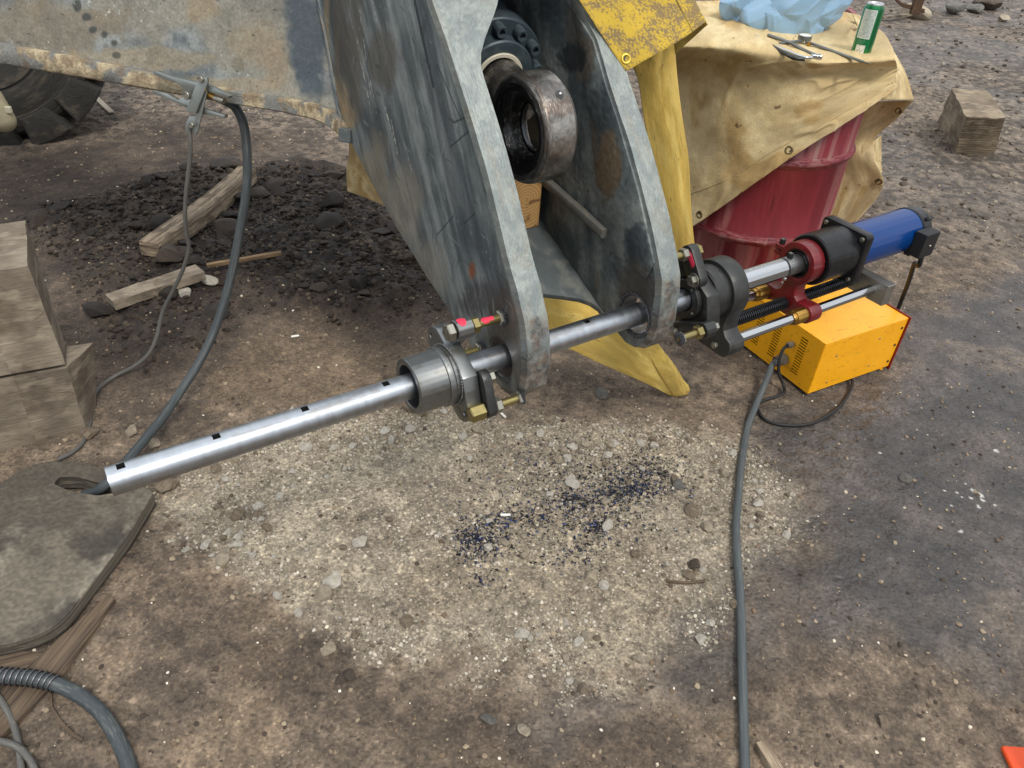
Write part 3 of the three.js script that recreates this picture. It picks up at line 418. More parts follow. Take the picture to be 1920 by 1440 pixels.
{
  const face = [[-260, 40], [0, 92], [120, 112], [255, 140], [437, 180], [547, 197], [600, 212], [642, 240], [625, 150], [612, 80], [597, 0], [560, -260], [-260, -260]].map(p => onB(...p));
  wpart('beam_side_panel', uvB(plate(face, bn.clone().negate(), 0.03)), mBeam);
  // bottom flange: rounded edge that stands proud of the side panel and curves into the lug
  const up = [[-260, 28], [0, 82], [120, 104], [255, 131], [437, 171], [547, 188], [606, 203], [650, 238]], lo = [[-260, 70], [0, 120], [120, 140], [255, 164], [437, 196], [547, 215], [606, 233], [650, 268]];
  const gs = [], C = pts => new THREE.CatmullRomCurve3(pts, false, 'centripetal');
  const cu = C(up.map(p => onB(...p, 0.028))), cl = C(lo.map(p => onB(...p, 0.028))), n = 60, pos = [], uv = [], idx = [];
  for (let i = 0; i <= n; i++) { // cross-section: ledge, rounded nose, underside
    const a = cu.getPoint(i / n), b = cl.getPoint(i / n), ab = b.clone().sub(a);
    const w = 0.003 * (fbm(i * 0.4, 3, 3) - 0.5), P = [a.clone().addScaledVector(bn, -0.034), a.clone().addScaledVector(bn, -0.004 + w), a.clone().addScaledVector(ab, 0.08).addScaledVector(bn, w), a.clone().addScaledVector(ab, 0.9).addScaledVector(bn, w), b.clone().addScaledVector(bn, -0.005), b.clone().addScaledVector(bn, -0.07), a.clone().addScaledVector(bn, -0.07)];
    P.forEach((p, k) => { pos.push(p.x, p.y, p.z); uv.push(i / n * 2, [0, 0.03, 0.036, 0.08, 0.088, 0.15, 0.2][k]); });
  }
  for (let i = 0; i < n; i++) for (let k = 0; k < 7; k++) { const a = i * 7 + k, b = i * 7 + (k + 1) % 7; idx.push(a, b, a + 7, b, b + 7, a + 7); }
  const g = new THREE.BufferGeometry(); g.setAttribute('position', new THREE.Float32BufferAttribute(pos, 3)); g.setAttribute('uv', new THREE.Float32BufferAttribute(uv, 2)); g.setIndex(idx);
  wpart('bottom_flange', crease(g, 0.9), std({ map: tex(1024, 1024, (u, v) => { const a = fbm(u * 40, v * 40, 4), b = fbm(u * 200, v * 200, 2); let c = mix(rgb(0x857861), rgb(0xa89a7e), sm(0.35, 0.65, a)); c = mix(c, rgb(0x62676a), 0.75 * sm(0.5, 0.62, fbm(u * 12 + 2, v * 12, 4))); c = mix(c, rgb(0x6d5a45), 0.5 * sm(0.54, 0.7, fbm(u * 25, v * 25 + 5, 4))); const k = 0.85 + 0.3 * b; return [c[0] * k, c[1] * k, c[2] * k]; }), roughness: 0.8, bumpMap: bumpSteel, bumpScale: 0.004 }));
  const back = [[-260, 30], [600, 30], [560, -260], [-260, -260]].map(p => onB(...p, -0.26)); wpart('beam_back_panel', uvB(plate(back, bn.clone().negate(), 0.03)), mBeam);
  const top = onB(-260, -262, 0), t2 = onB(560, -262, 0); wpart('beam_top_panel', plate([top, t2, t2.clone().addScaledVector(bn, -0.28), top.clone().addScaledVector(bn, -0.28)], bup.clone().negate(), 0.02), mInner);
  const sq = onB(655, 252, 0.02); const sg = box(0.034, 0.034, 0.05, 0, 0, 0, 0.003); sg.applyQuaternion(new THREE.Quaternion().setFromUnitVectors(V3(0, 0, 1), bn)); sg.translate(sq.x, sq.y, sq.z); wpart('stop_block', sg, mInner);
  // weld seam where the panel meets the lug
  const seam = [[642, 238], [628, 165], [614, 85], [598, 0], [585, -80]].map(p => onB(...p, 0.004)); wpart('weld_seam', tube(seam, 0.006, 50, 8), mLeft);
}

// ---------------------------------------------------------------- hydraulic cylinder between the lugs
{
  const cy = barThing('hydraulic_cylinder', 'dark hydraulic cylinder with a greasy open rod eye between the boom lugs', 'cylinder');
  const E = [0.218, 0.377], z0 = -0.078, z1 = 0.0, R = 0.11, mGrey = std({ map: wearMap(0x435158, 0x5f6a6e, 0.6, 6), roughness: 0.5, metalness: 0.3 });
  const mEye = std({ map: tex(512, 256, (u, v) => { const a = fbm(u * 24, v * 8, 4), b = fbm(u * 90, v * 60, 3); let c = mix(rgb(0x676461), rgb(0x93908b), sm(0.35, 0.66, a)); c = mix(c, rgb(0x5c4a3e), 0.4 * sm(0.56, 0.7, fbm(u * 14 + 3, v * 7, 4))); const k = 0.8 + 0.4 * b; return [c[0] * k, c[1] * k, c[2] * k]; }), metalness: 0.85, roughness: 0.34, bumpMap: fine, bumpScale: 0.0006 });
  const mGrease = phy({ color: 0x0a0908, roughness: 0.35, clearcoat: 0.5, clearcoatRoughness: 0.2, bumpMap: tex(256, 256, (u, v) => fbm(u * 16, v * 10, 4), false), bumpScale: 0.008 });
  const eye = part(cy, 'rod_eye', latZ([[R - 0.03, z0 + 0.004], [R - 0.02, z0], [R - 0.01, z0 + 0.001], [R - 0.003, z0 + 0.006], [R, z0 + 0.014], [R, z1 - 0.01], [R - 0.008, z1], [R - 0.03, z1], [R - 0.03, z0 + 0.004]], E[0], E[1], 64), mEye);
  part(eye, 'greased_bearing', latZ([[R - 0.0205, z0 - 0.0015], [R - 0.032, z0 + 0.001], [R - 0.046, z0 + 0.01], [R - 0.055, z0 + 0.026], [R - 0.057, z1 - 0.02], [R - 0.03, z1 - 0.004], [R - 0.0205, z0 - 0.0015]], E[0], E[1], 56), mGrease);
  part(eye, 'snap_ring', ringZ(R - 0.0565, R - 0.061, z0 + 0.044, z0 + 0.05, E[0], E[1]), std({ color: 0x4a4d50, metalness: 0.9, roughness: 0.3 }));
  const hole = K(1012, 164, 0.02); const hx = hole[0], hy = hole[1];
  { const a = Math.atan2(0.75, -0.62), g = new THREE.CylinderGeometry(0.009, 0.009, 0.01, 20), h = new THREE.SphereGeometry(0.0045, 12, 8); const m = new THREE.Matrix4().makeRotationZ(a - Math.PI / 2).setPosition(E[0] + Math.cos(a) * (R - 0.004), E[1] + Math.sin(a) * (R - 0.004), -0.03); g.applyMatrix4(m); h.translate(0, 0.006, 0); h.applyMatrix4(m); part(eye, 'grease_port', g, mHoleShade); part(eye, 'grease_nipple', h, mChrome); }
  // rod neck, gland and barrel along an axis that climbs away
  const A = V3(0.93, 0.24, 0.13).normalize(), q = new THREE.Quaternion().setFromUnitVectors(V3(0, 0, 1), A), G = V3(0.405, 0.425, -0.008);
  const put = g => { g.applyQuaternion(q); g.translate(G.x, G.y, G.z); return g; };
  part(cy, 'rod_neck', put(latZ([[0, -0.1], [0.05, -0.1], [0.054, -0.07], [0.05, -0.03], [0.047, 0.02], [0, 0.02]], -0.004, -0.008, 40)), mEye);
  part(cy, 'wiper_ring', put(ringZ(0.055, 0.046, -0.006, 0.006)), std({ color: 0xcfc9b4, roughness: 0.6 }));
  part(cy, 'gland', put(latZ([[0.05, 0.004], [0.056, -0.002], [0.078, -0.002], [0.081, 0.002], [0.081, 0.03], [0.112, 0.03], [0.115, 0.034], [0.115, 0.075], [0.1, 0.09], [0.05, 0.09]], 0, 0, 56)), mGrey);
  part(cy, 'barrel', put(cylZ(0.104, 0.08, 0.72, 0, 0, 0.004, 48)), mGrey);
  for (let i = 0; i < 12; i++) { const a = i / 12 * Math.PI * 2 + 0.16, x = Math.cos(a) * 0.097, y = Math.sin(a) * 0.097; const b = part(cy, 'cap_bolt', put(latZ([[0.0062, 0.028], [0.0066, 0.003], [0.0115, 0.002], [0.0125, 0.004], [0.0125, 0.032], [0, 0.032]], x, y, 20)), mGrey); part(b, 'hex_socket', put(hexZ(0.0068, 0.014, 0.024, x, y)), mHoleShade); }
}
{ // timber chock below the rod eye, end grain to the front
  const b = barThing('timber_chock', 'fresh yellow timber block under the cylinder eye', 'wood block');
  const g = hexa([[0.372, 0.06, 0.0], [0.372, 0.06, 0.107], [0.56, 0.14, 0.107], [0.56, 0.14, 0.0], [0.368, 0.245, 0.0], [0.368, 0.245, 0.107], [0.56, 0.245, 0.107], [0.56, 0.245, 0.0]].map(p => V3(...p)), 4, 0.004, 7); part(b, 'block', g, mWoodFresh);
}

// ---------------------------------------------------------------- boring bar with square tool slots on its upper side
const projX = s => { const p = Kw(0, 0, s).sub(EYE), x = V3(1, 0, 0), c = new THREE.Vector3(p.dot(c2w(V3(1, 0, 0))), 0, p.dot(c2w(V3(0, 0, 1)))); return 960 + FPX * c.x / c.z; };
const lineS = px => { let a = -2, b = 3; for (let i = 0; i < 50; i++) { const m = (a + b) / 2; if (projX(m) < px) a = m; else b = m; } return a; };
{
  const bar = barThing('boring_bar', 'long shiny steel boring bar with square slots through both lugs', 'steel bar');
  const r = 0.025, s0 = lineS(204), s1 = 0.49, slots = [233, 410, 574, 724, 1097].map(lineS), hw = 0.0065;
  const zs = [s0, s0 + 0.0015]; for (let z = s0 + 0.03; z < s1; z += 0.03) zs.push(z); zs.push(s1); for (const s of slots) zs.push(s - hw, s + hw); zs.sort((a, b) => a - b);
  const na = 90, aw = hw / r, as = []; for (let i = 0; i <= na; i++) as.push(Math.PI / 2 + aw + (Math.PI * 2 - 2 * aw) * i / na);
  const pos = [], nor = [], uv = []; const P = (a, z) => { const k = z < s0 + 0.001 ? r - 0.0012 : r; return [Math.cos(a) * k, Math.sin(a) * k, z]; };
  const quad = (a0, a1, z0, z1) => { const c = [[a0, z0], [a1, z0], [a1, z1], [a0, z0], [a1, z1], [a0, z1]]; for (const [a, z] of c) { pos.push(...P(a, z)); nor.push(Math.cos(a), Math.sin(a), 0); uv.push(z * 2, a / 6.283); } };
  for (let j = 0; j < zs.length - 1; j++) { const m = (zs[j] + zs[j + 1]) / 2; for (let i = 0; i < na; i++) quad(as[i], as[i + 1], zs[j], zs[j + 1]); if (!slots.some(s => Math.abs(s - m) < hw)) for (let i = 0; i < 4; i++) quad(Math.PI / 2 - aw + 2 * aw * i / 4, Math.PI / 2 - aw + 2 * aw * (i + 1) / 4, zs[j], zs[j + 1]); }
  const g = new THREE.BufferGeometry(); g.setAttribute('position', new THREE.Float32BufferAttribute(pos, 3)); g.setAttribute('normal', new THREE.Float32BufferAttribute(nor, 3)); g.setAttribute('uv', new THREE.Float32BufferAttribute(uv, 2));
  part(bar, 'bar', merge([g, latZ([[0.0238, s0], [0.0, s0 + 0.0005]], 0, 0, 60)]), mBar);
  for (const s of slots) { const t = [], y1 = r * Math.cos(aw) + 0.0002, y0 = -0.006; t.push(box(2 * hw, 0.001, 2 * hw, 0, y0, s, 0.0002)); for (const k of [-1, 1]) { t.push(box(0.0008, y1 - y0, 2 * hw, k * hw, (y0 + y1) / 2, s, 0.0002), box(2 * hw, y1 - y0, 0.0008, 0, (y0 + y1) / 2, s + k * hw, 0.0002)); } part(bar, 'tool_slot', merge(t), std({ color: 0x2a2b2d, roughness: 0.6, metalness: 0.4 })); }
}

// ---------------------------------------------------------------- studs tacked on to the lugs
function stud(parent, x, y, zPlate, zEnd, side) { // side -1: the stud leaves the near face, +1: the far face
  const a = Math.min(zPlate, zEnd), b = Math.max(zPlate, zEnd);
  part(parent, 'stud', cylZ(0.0085, a, b, x, y, 0.0008, 24), mZinc);
  const w = []; for (let i = 0; i < 9; i++) { const t = i / 9 * 6.283, g = new THREE.IcosahedronGeometry(0.006 + 0.003 * rnd(), 1); g.scale(1, 1, 0.7); g.translate(x + Math.cos(t) * 0.0095, y + Math.sin(t) * 0.0095, zPlate + side * 0.004); w.push(g); }
  part(parent, 'weld_tack', merge(w), mWeld); part(parent, 'weld_nut', hexZ(0.015, zPlate + (side < 0 ? -0.013 : 0.002), zPlate + (side < 0 ? -0.002 : 0.013), x, y, 0.5), mBoltGrey);
}
// arm that swings from a pivot bolt on the flange to an adjusting stud
function swingArm(parent, p, e, z0, z1, rp, re, mat, label) {
  const dx = e[0] - p[0], dy = e[1] - p[1], a = Math.atan2(dy, dx), pts = [];
  for (let i = 0; i <= 14; i++) { const t = a + Math.PI / 2 + Math.PI * i / 14; pts.push([p[0] + Math.cos(t) * rp, p[1] + Math.sin(t) * rp]); }
  for (let i = 0; i <= 14; i++) { const t = a - Math.PI / 2 + Math.PI * i / 14; pts.push([e[0] + Math.cos(t) * re, e[1] + Math.sin(t) * re]); }
  return part(parent, 'swing_arm', prismZ(pts, z0, z1, 0.0015), mat, label);
}
{ // bearing support outside the left lug
  const b = barThing('bearing_support', 'round steel bearing sleeve on a diamond flange studded to the lug near the bar end', 'bearing support');
  part(b, 'bearing_sleeve', latZ([[0.0435, -0.4355], [0.0455, -0.437], [0.0545, -0.437], [0.0565, -0.4355], [0.0575, -0.376], [0.0605, -0.375], [0.0612, -0.372], [0.0612, -0.364], [0.059, -0.361], [0.059, -0.352], [0.0435, -0.352], [0.0435, -0.4355]], 0, 0, 72), mMach);
  part(b, 'bearing_race', ringZ(0.0435, 0.0275, -0.405, -0.365), mMachDark);
  const o = rounded([[0.087, 0.052, 0.004], [0.075, 0.072, 0.012], [0.046, 0.08, 0.003], [-0.06, 0.028, 0.003], [-0.085, -0.05, 0.003], [-0.075, -0.072, 0.012], [-0.046, -0.08, 0.003], [0.06, -0.03, 0.003]], 0.003);
  part(b, 'flange_plate', prismZ(o, -0.352, -0.32, 0.0015, [[0, 0, 0.03], [0.07, 0.05, 0.0055], [-0.07, -0.05, 0.0055]]), mMach);
  const w = weldRing(b, -0.353, 0.0605, 0, 0, 0, 6.2, 0.0032, mMach); w.name = 'weld_bead';
  // upper stud with clamp ring
  const s1 = K(940, 595, SL - 0.005); stud(b, s1[0], s1[1], SL, -0.345, -1);
  part(b, 'clamp_ring', ringZ(0.0205, 0.0086, -0.34, -0.306, s1[0], s1[1]), mMach);
  part(b, 'lock_nut', hexZ(0.0165, -0.304, -0.288, s1[0], s1[1], 0.2), mZinc); part(b, 'bolt_head', hexZ(0.0185, -0.358, -0.342, s1[0], s1[1], 0.1), mBoltGrey);
  part(b, 'arm_lug', prismZ(rounded([[s1[0] - 0.014, s1[1] - 0.004], [s1[0] + 0.012, s1[1] - 0.004], [0.05, 0.05], [0.02, 0.045]], 0.006), -0.336, -0.31, 0.0012), mMach);
  part(b, 'paint_mark', latZ([[0.0209, -0.336], [0.0209, -0.312]], s1[0], s1[1], 40).scale(1, 1, 1), mPink).visible = true;
  // lower front stud with swing arm
  const s2 = K(975, 745, SL - 0.005); stud(b, s2[0], s2[1], SL, -0.35, -1);
  swingArm(b, [-0.062, 0.012], [s2[0], s2[1]], -0.317, -0.298, 0.02, 0.018, mMachDark);
  part(b, 'pivot_bolt', hexZ(0.013, -0.296, -0.284, -0.062, 0.012, 0.2), mBoltGrey);
  part(b, 'lock_nut', hexZ(0.0165, -0.296, -0.281, s2[0], s2[1], 0.4), mBoltGrey); part(b, 'bolt_head', hexZ(0.0175, -0.352, -0.319, s2[0], s2[1], 0.1), mZinc);
  // back stud, mostly hidden by the bar
  const s3 = K(900, 655, SL - 0.005); stud(b, s3[0], s3[1], SL, -0.34, -1); swingArm(b, [0.06, 0.02], [s3[0], s3[1]], -0.317, -0.298, 0.018, 0.016, mMachDark);
}
// the pink ring above is only a painted daub: keep a short arc of it
{
  const b = scene.getObjectByName('bearing_support'), old = b.children.find(c => c.name === 'paint_mark'); b.remove(old);
  const s1 = K(940, 595, SL - 0.005);
  const arc = (r, z0, z1, a0, a1) => { const pos = [], n = 12, m = 5; const idx = []; for (let i = 0; i <= n; i++) for (let j = 0; j <= m; j++) { const a = a0 + (a1 - a0) * i / n, e = Math.abs(i / n - 0.5) * 2, f = 0.3 * vn(i * 0.7 + z0 * 99, 3), zm = (z0 + z1) / 2, hl = (z1 - z0) / 2 * (1 - 0.55 * e * e + (f - 0.15) * 0.6); const z = zm + (j / m * 2 - 1) * hl; pos.push(s1[0] + Math.cos(a) * r, s1[1] + Math.sin(a) * r, z); } for (let i = 0; i < n; i++) for (let j = 0; j < m; j++) { const a = i * (m + 1) + j; idx.push(a, a + m + 1, a + 1, a + 1, a + m + 1, a + m + 2); } const g = new THREE.BufferGeometry(); g.setAttribute('position', new THREE.Float32BufferAttribute(pos, 3)); g.setIndex(idx); g.computeVertexNormals(); return g; };
  part(b, 'paint_mark', arc(0.0209, -0.336, -0.318, 1.2, 2.3), mPink); part(b, 'paint_mark', arc(0.0089, -0.283, -0.263, 1.0, 2.9), mPink); part(b, 'paint_mark', arc(0.00895, -0.266, -0.255, 1.4, 2.6), mPink);
}

// ---------------------------------------------------------------- drive end of the line boring machine
{
  const m = barThing('boring_machine', 'line boring machine with blue motor, red carriage and guide rods clamped beyond the far lug', 'machine');
  const RX = 0.066, RY = -0.116;
  // mounting flange with swing arms and studs
  const fo = rounded([[0.082, 0.055, 0.006], [0.064, 0.08, 0.006], [0.03, 0.082, 0.003], [-0.058, 0.034, 0.003], [-0.082, -0.05, 0.004], [-0.06, -0.082, 0.008], [-0.03, -0.085, 0.003], [0.062, -0.034, 0.003]], 0.004);
  part(m, 'mounting_flange', prismZ(fo, 0.285, 0.327, 0.0018, [[0, 0, 0.04]]), mMachDark);
  part(m, 'bearing_cover', latZ([[0.0275, 0.276], [0.029, 0.274], [0.047, 0.274], [0.0485, 0.276], [0.0485, 0.286], [0.0275, 0.286], [0.0275, 0.276]], 0, 0, 48), mMachDark);
  for (let i = 0; i < 4; i++) { const a = i * Math.PI / 2 + 0.5; part(m, 'cover_screw', cylZ(0.0035, 0.2715, 0.275, Math.cos(a) * 0.04, Math.sin(a) * 0.04, 0.0006, 12), mBoltGrey); }
  part(m, 'bearing_neck', latZ([[0.062, 0.322], [0.066, 0.326], [0.066, 0.362], [0.062, 0.365]], 0, 0, 56), mMachDark);
  const sa = K(1312, 622, 0.25); stud(m, sa[0], sa[1], SR + TH, 0.3, 1);
  part(m, 'lock_nut', hexZ(0.0165, 0.237, 0.253, sa[0], sa[1], 0.26), mZinc); part(m, 'clamp_ring', ringZ(0.0195, 0.0086, 0.256, 0.286, sa[0], sa[1]), mMachDark); part(m, 'bolt_head', hexZ(0.0115, 0.288, 0.303, sa[0], sa[1]), mBoltGrey);
  swingArm(m, [-0.01, -0.075], [sa[0], sa[1]], 0.258, 0.28, 0.02, 0.015, mMachDark); part(m, 'pivot_bolt', hexZ(0.012, 0.246, 0.258, -0.012, -0.078), mBoltGrey);
  const sb0 = K(1301, 525, 0.26), sb1 = K(1291, 478, 0.26);
  swingArm(m, [sb0[0], sb0[1]], [sb1[0] + 0.006, sb1[1]], 0.26, 0.284, 0.02, 0.019, mMachDark);
  part(m, 'pivot_bolt', merge([hexZ(0.0125, 0.247, 0.26, sb0[0], sb0[1]), cylZ(0.0165, 0.2575, 0.2608, sb0[0], sb0[1], 0.0006)]), mBoltGrey);
  part(m, 'lock_nut', hexZ(0.015, 0.243, 0.259, sb1[0] + 0.006, sb1[1]), mBoltGrey); part(m, 'lock_nut', hexZ(0.0165, 0.285, 0.298, sb1[0] + 0.006, sb1[1]), mZinc); stud(m, sb1[0] + 0.006, sb1[1], SR + TH, 0.3, 1);
  { // pink daub on the near face of the upper arm
    const e = [sb1[0] + 0.006, sb1[1]], dx = e[0] - sb0[0], dy = e[1] - sb0[1], l = Math.hypot(dx, dy), tx = dx / l, ty = dy / l, s = ty * -1 - tx * 0 > 0 ? 1 : -1, nx = -ty * -s, ny = tx * -s, P = (t, w) => [sb0[0] + dx * t + nx * w, sb0[1] + dy * t + ny * w];
    part(m, 'paint_mark', prismZ(rounded([P(0.42, 0.004), P(0.95, 0.002), P(1.1, 0.008), P(0.98, 0.015), P(0.5, 0.016)], 0.006), 0.2588, 0.26, 0.0003), mPink);
  }
  // end plate: round top, waist, feet for the guide rods
  const ep = []; const arc = (cx, cy, r, a0, a1, n = 14) => { for (let i = 0; i <= n; i++) { const a = a0 + (a1 - a0) * i / n; ep.push([cx + Math.cos(a) * r, cy + Math.sin(a) * r]); } };
  arc(0, 0, 0.076, -0.5, Math.PI + 0.5, 30); ep.push([-0.062, -0.062], [-0.066, -0.078], [-0.078, -0.09]); arc(-RX - 0.004, RY, 0.03, 2.4, 4.9); arc(RX + 0.004, RY, 0.03, -1.7, 0.75); ep.push([0.078, -0.09], [0.066, -0.078], [0.062, -0.062]);
  part(m, 'end_plate', prismZ(ep, 0.362, 0.412, 0.0025, []), mMachDark);
  part(m, 'end_plate_bolt', hexZ(0.009, 0.354, 0.363, -RX + 0.012, RY - 0.008), mBoltGrey); part(m, 'end_plate_bolt', hexZ(0.009, 0.354, 0.363, RX - 0.012, RY - 0.008), mBoltGrey);
  // spindle, shaft collar, set screw
  part(m, 'spindle', cylZ(0.0262, 0.4, 0.612, 0, 0, 0.002, 64), mChrome); part(m, 'spindle_seam', ringZ(0.0268, 0.02, 0.606, 0.614), mBlack);
  part(m, 'shaft_collar', latZ([[0.0245, 0.612], [0.0255, 0.615], [0.0255, 0.668], [0.0235, 0.672]], 0, 0, 48), mMach);
  const capS = (x, y, z, r, h, n = m) => { const g = new THREE.CylinderGeometry(r, r, h, 20); g.translate(x, y + h / 2, z); const c = part(n, 'cap_screw', g, mBlack), k = new THREE.CylinderGeometry(r * 0.5, r * 0.5, 0.0012, 6); k.translate(x, y + h + 0.0003, z); part(c, 'hex_socket', k, mBoltGrey); };
  capS(0, 0.024, 0.63, 0.0075, 0.014); { const g = new THREE.SphereGeometry(0.006, 12, 8); g.translate(-0.016, -0.022, 0.612); part(m, 'grub_screw', g, mChrome); }
  // guide rods, lead screw
  for (const k of [-1, 1]) part(m, 'guide_rod', cylZ(0.0135, 0.4, 0.955, k * RX, RY, 0.001, 40), mChrome);
  { const prof = [[0, 0.4]]; for (let z = 0.4; z < 0.93; z += 0.0072) prof.push([0.0132, z], [0.0132, z + 0.0024], [0.017, z + 0.0036], [0.017, z + 0.006]); prof.push([0, 0.93]); part(m, 'lead_screw', latZ(prof, 0, RY - 0.002, 28), mScrew); }
  // red carriage: split clamp ring on a waisted body with two bushing eyes
  const c0 = 0.664, c1 = 0.706, car = [], cArc = (cx, cy, r, a0, a1, n = 16) => { for (let i = 0; i <= n; i++) { const a = a0 + (a1 - a0) * i / n; car.push([cx + Math.cos(a) * r, cy + Math.sin(a) * r]); } };
  cArc(0, 0, 0.056, -1.15, Math.PI - 0.32, 30); car.push([-0.05, 0.022], [-0.05, 0.018]); cArc(0, 0, 0.056, Math.PI - 0.2, Math.PI + 1.15, 12);
  car.push([-0.02, -0.07], [-0.024, -0.085], [-0.036, -0.094]); cArc(-RX, RY, 0.026, 1.9, 4.6); car.push([-0.034, -0.128], [-0.02, -0.146], [0.02, -0.146], [0.034, -0.128]); cArc(RX, RY, 0.026, -1.5, 1.25); car.push([0.036, -0.094], [0.024, -0.085], [0.02, -0.07]);
  part(m, 'carriage', prismZ(car, c0, c1, 0.002, [[0, 0, 0.0385]]), mRed);
  part(m, 'clamp_ear', merge([box(0.026, 0.012, 0.036, 0.066, 0.016, 0.685, 0.002), box(0.026, 0.012, 0.036, 0.066, 0.001, 0.685, 0.002)]), mRed); capS(0.069, 0.022, 0.68, 0.0078, 0.013);
  part(m, 'bearing', latZ([[0.0255, 0.668], [0.028, 0.666], [0.03, 0.668], [0.032, 0.67], [0.034, 0.666], [0.0375, 0.666], [0.0385, 0.668], [0.0385, 0.7], [0.0255, 0.7], [0.0255, 0.668]], 0, 0, 56), mBlackMetal);
  for (const k of [-1, 1]) part(m, 'brass_bushing', latZ([[0.0137, 0.615], [0.0165, 0.614], [0.0175, 0.617], [0.0175, 0.622], [0.0165, 0.6235], [0.0195, 0.6245], [0.0205, 0.627], [0.0205, 0.662], [0.019, 0.6645], [0.0137, 0.6645]], k * RX, RY, 40), mBrass);
  // gearbox, square adaptor, motor
  part(m, 'gearbox', latZ([[0.03, 0.71], [0.064, 0.71], [0.068, 0.714], [0.068, 0.722], [0.0675, 0.762], [0.0672, 0.763], [0.0675, 0.764], [0.068, 0.802], [0.068, 0.835], [0.03, 0.835]], 0, 0, 72), mBlackMetal);
  part(m, 'adaptor_flange', prismZ(rounded([[-0.071, -0.071], [0.071, -0.071], [0.071, 0.071], [-0.071, 0.071]], 0.014, 6), 0.828, 0.856, 0.002), mBlackMetal);
  for (const x of [-1, 1]) for (const y of [-1, 1]) { part(m, 'flange_bolt', cylZ(0.006, 0.822, 0.829, x * 0.058, y * 0.058, 0.0008, 16), mBoltGrey); part(m, 'flange_nut', hexZ(0.0075, 0.856, 0.864, x * 0.058, y * 0.058), mBoltGrey); }
  part(m, 'motor_body', cylZ(0.0595, 0.856, 1.115, 0, 0, 0.003, 72), mBlue);
  part(m, 'motor_end_cap', latZ([[0.0605, 1.113], [0.0615, 1.116], [0.0615, 1.126], [0.06, 1.13], [0.058, 1.156], [0.05, 1.166], [0, 1.168]], 0, 0, 56), mBlackMetal);
  { const g = new THREE.CylinderGeometry(0.0125, 0.0125, 0.01, 24); g.rotateZ(-0.95); g.translate(-0.041, 0.044, 1.143); part(m, 'brush_cap', g, mBlack); }
  const jb = part(m, 'junction_box', merge([box(0.036, 0.072, 0.062, -0.077, -0.003, 1.1, 0.003), box(0.02, 0.03, 0.05, -0.056, -0.03, 1.095, 0.004)]), mBlack); part(jb, 'cover_screw', new THREE.SphereGeometry(0.004, 10, 8).translate(-0.0952, -0.004, 1.1), mBoltGrey);
  // end block that holds the guide rods
  part(m, 'end_block', box(0.2, 0.062, 0.034, -0.012, RY + 0.002, 0.958, 0.002), mAlu);
  part(m, 'support_spacer', cylZ(0.019, 0.868, 0.94, 0.004, -0.078, 0.003, 24), mMach);
  part(m, 'rear_bracket', merge([box(0.06, 0.045, 0.03, 0.05, RY + 0.036, 0.998, 0.003), box(0.02, 0.02, 0.04, 0.02, RY + 0.04, 0.99, 0.003)]), mOrange);
}

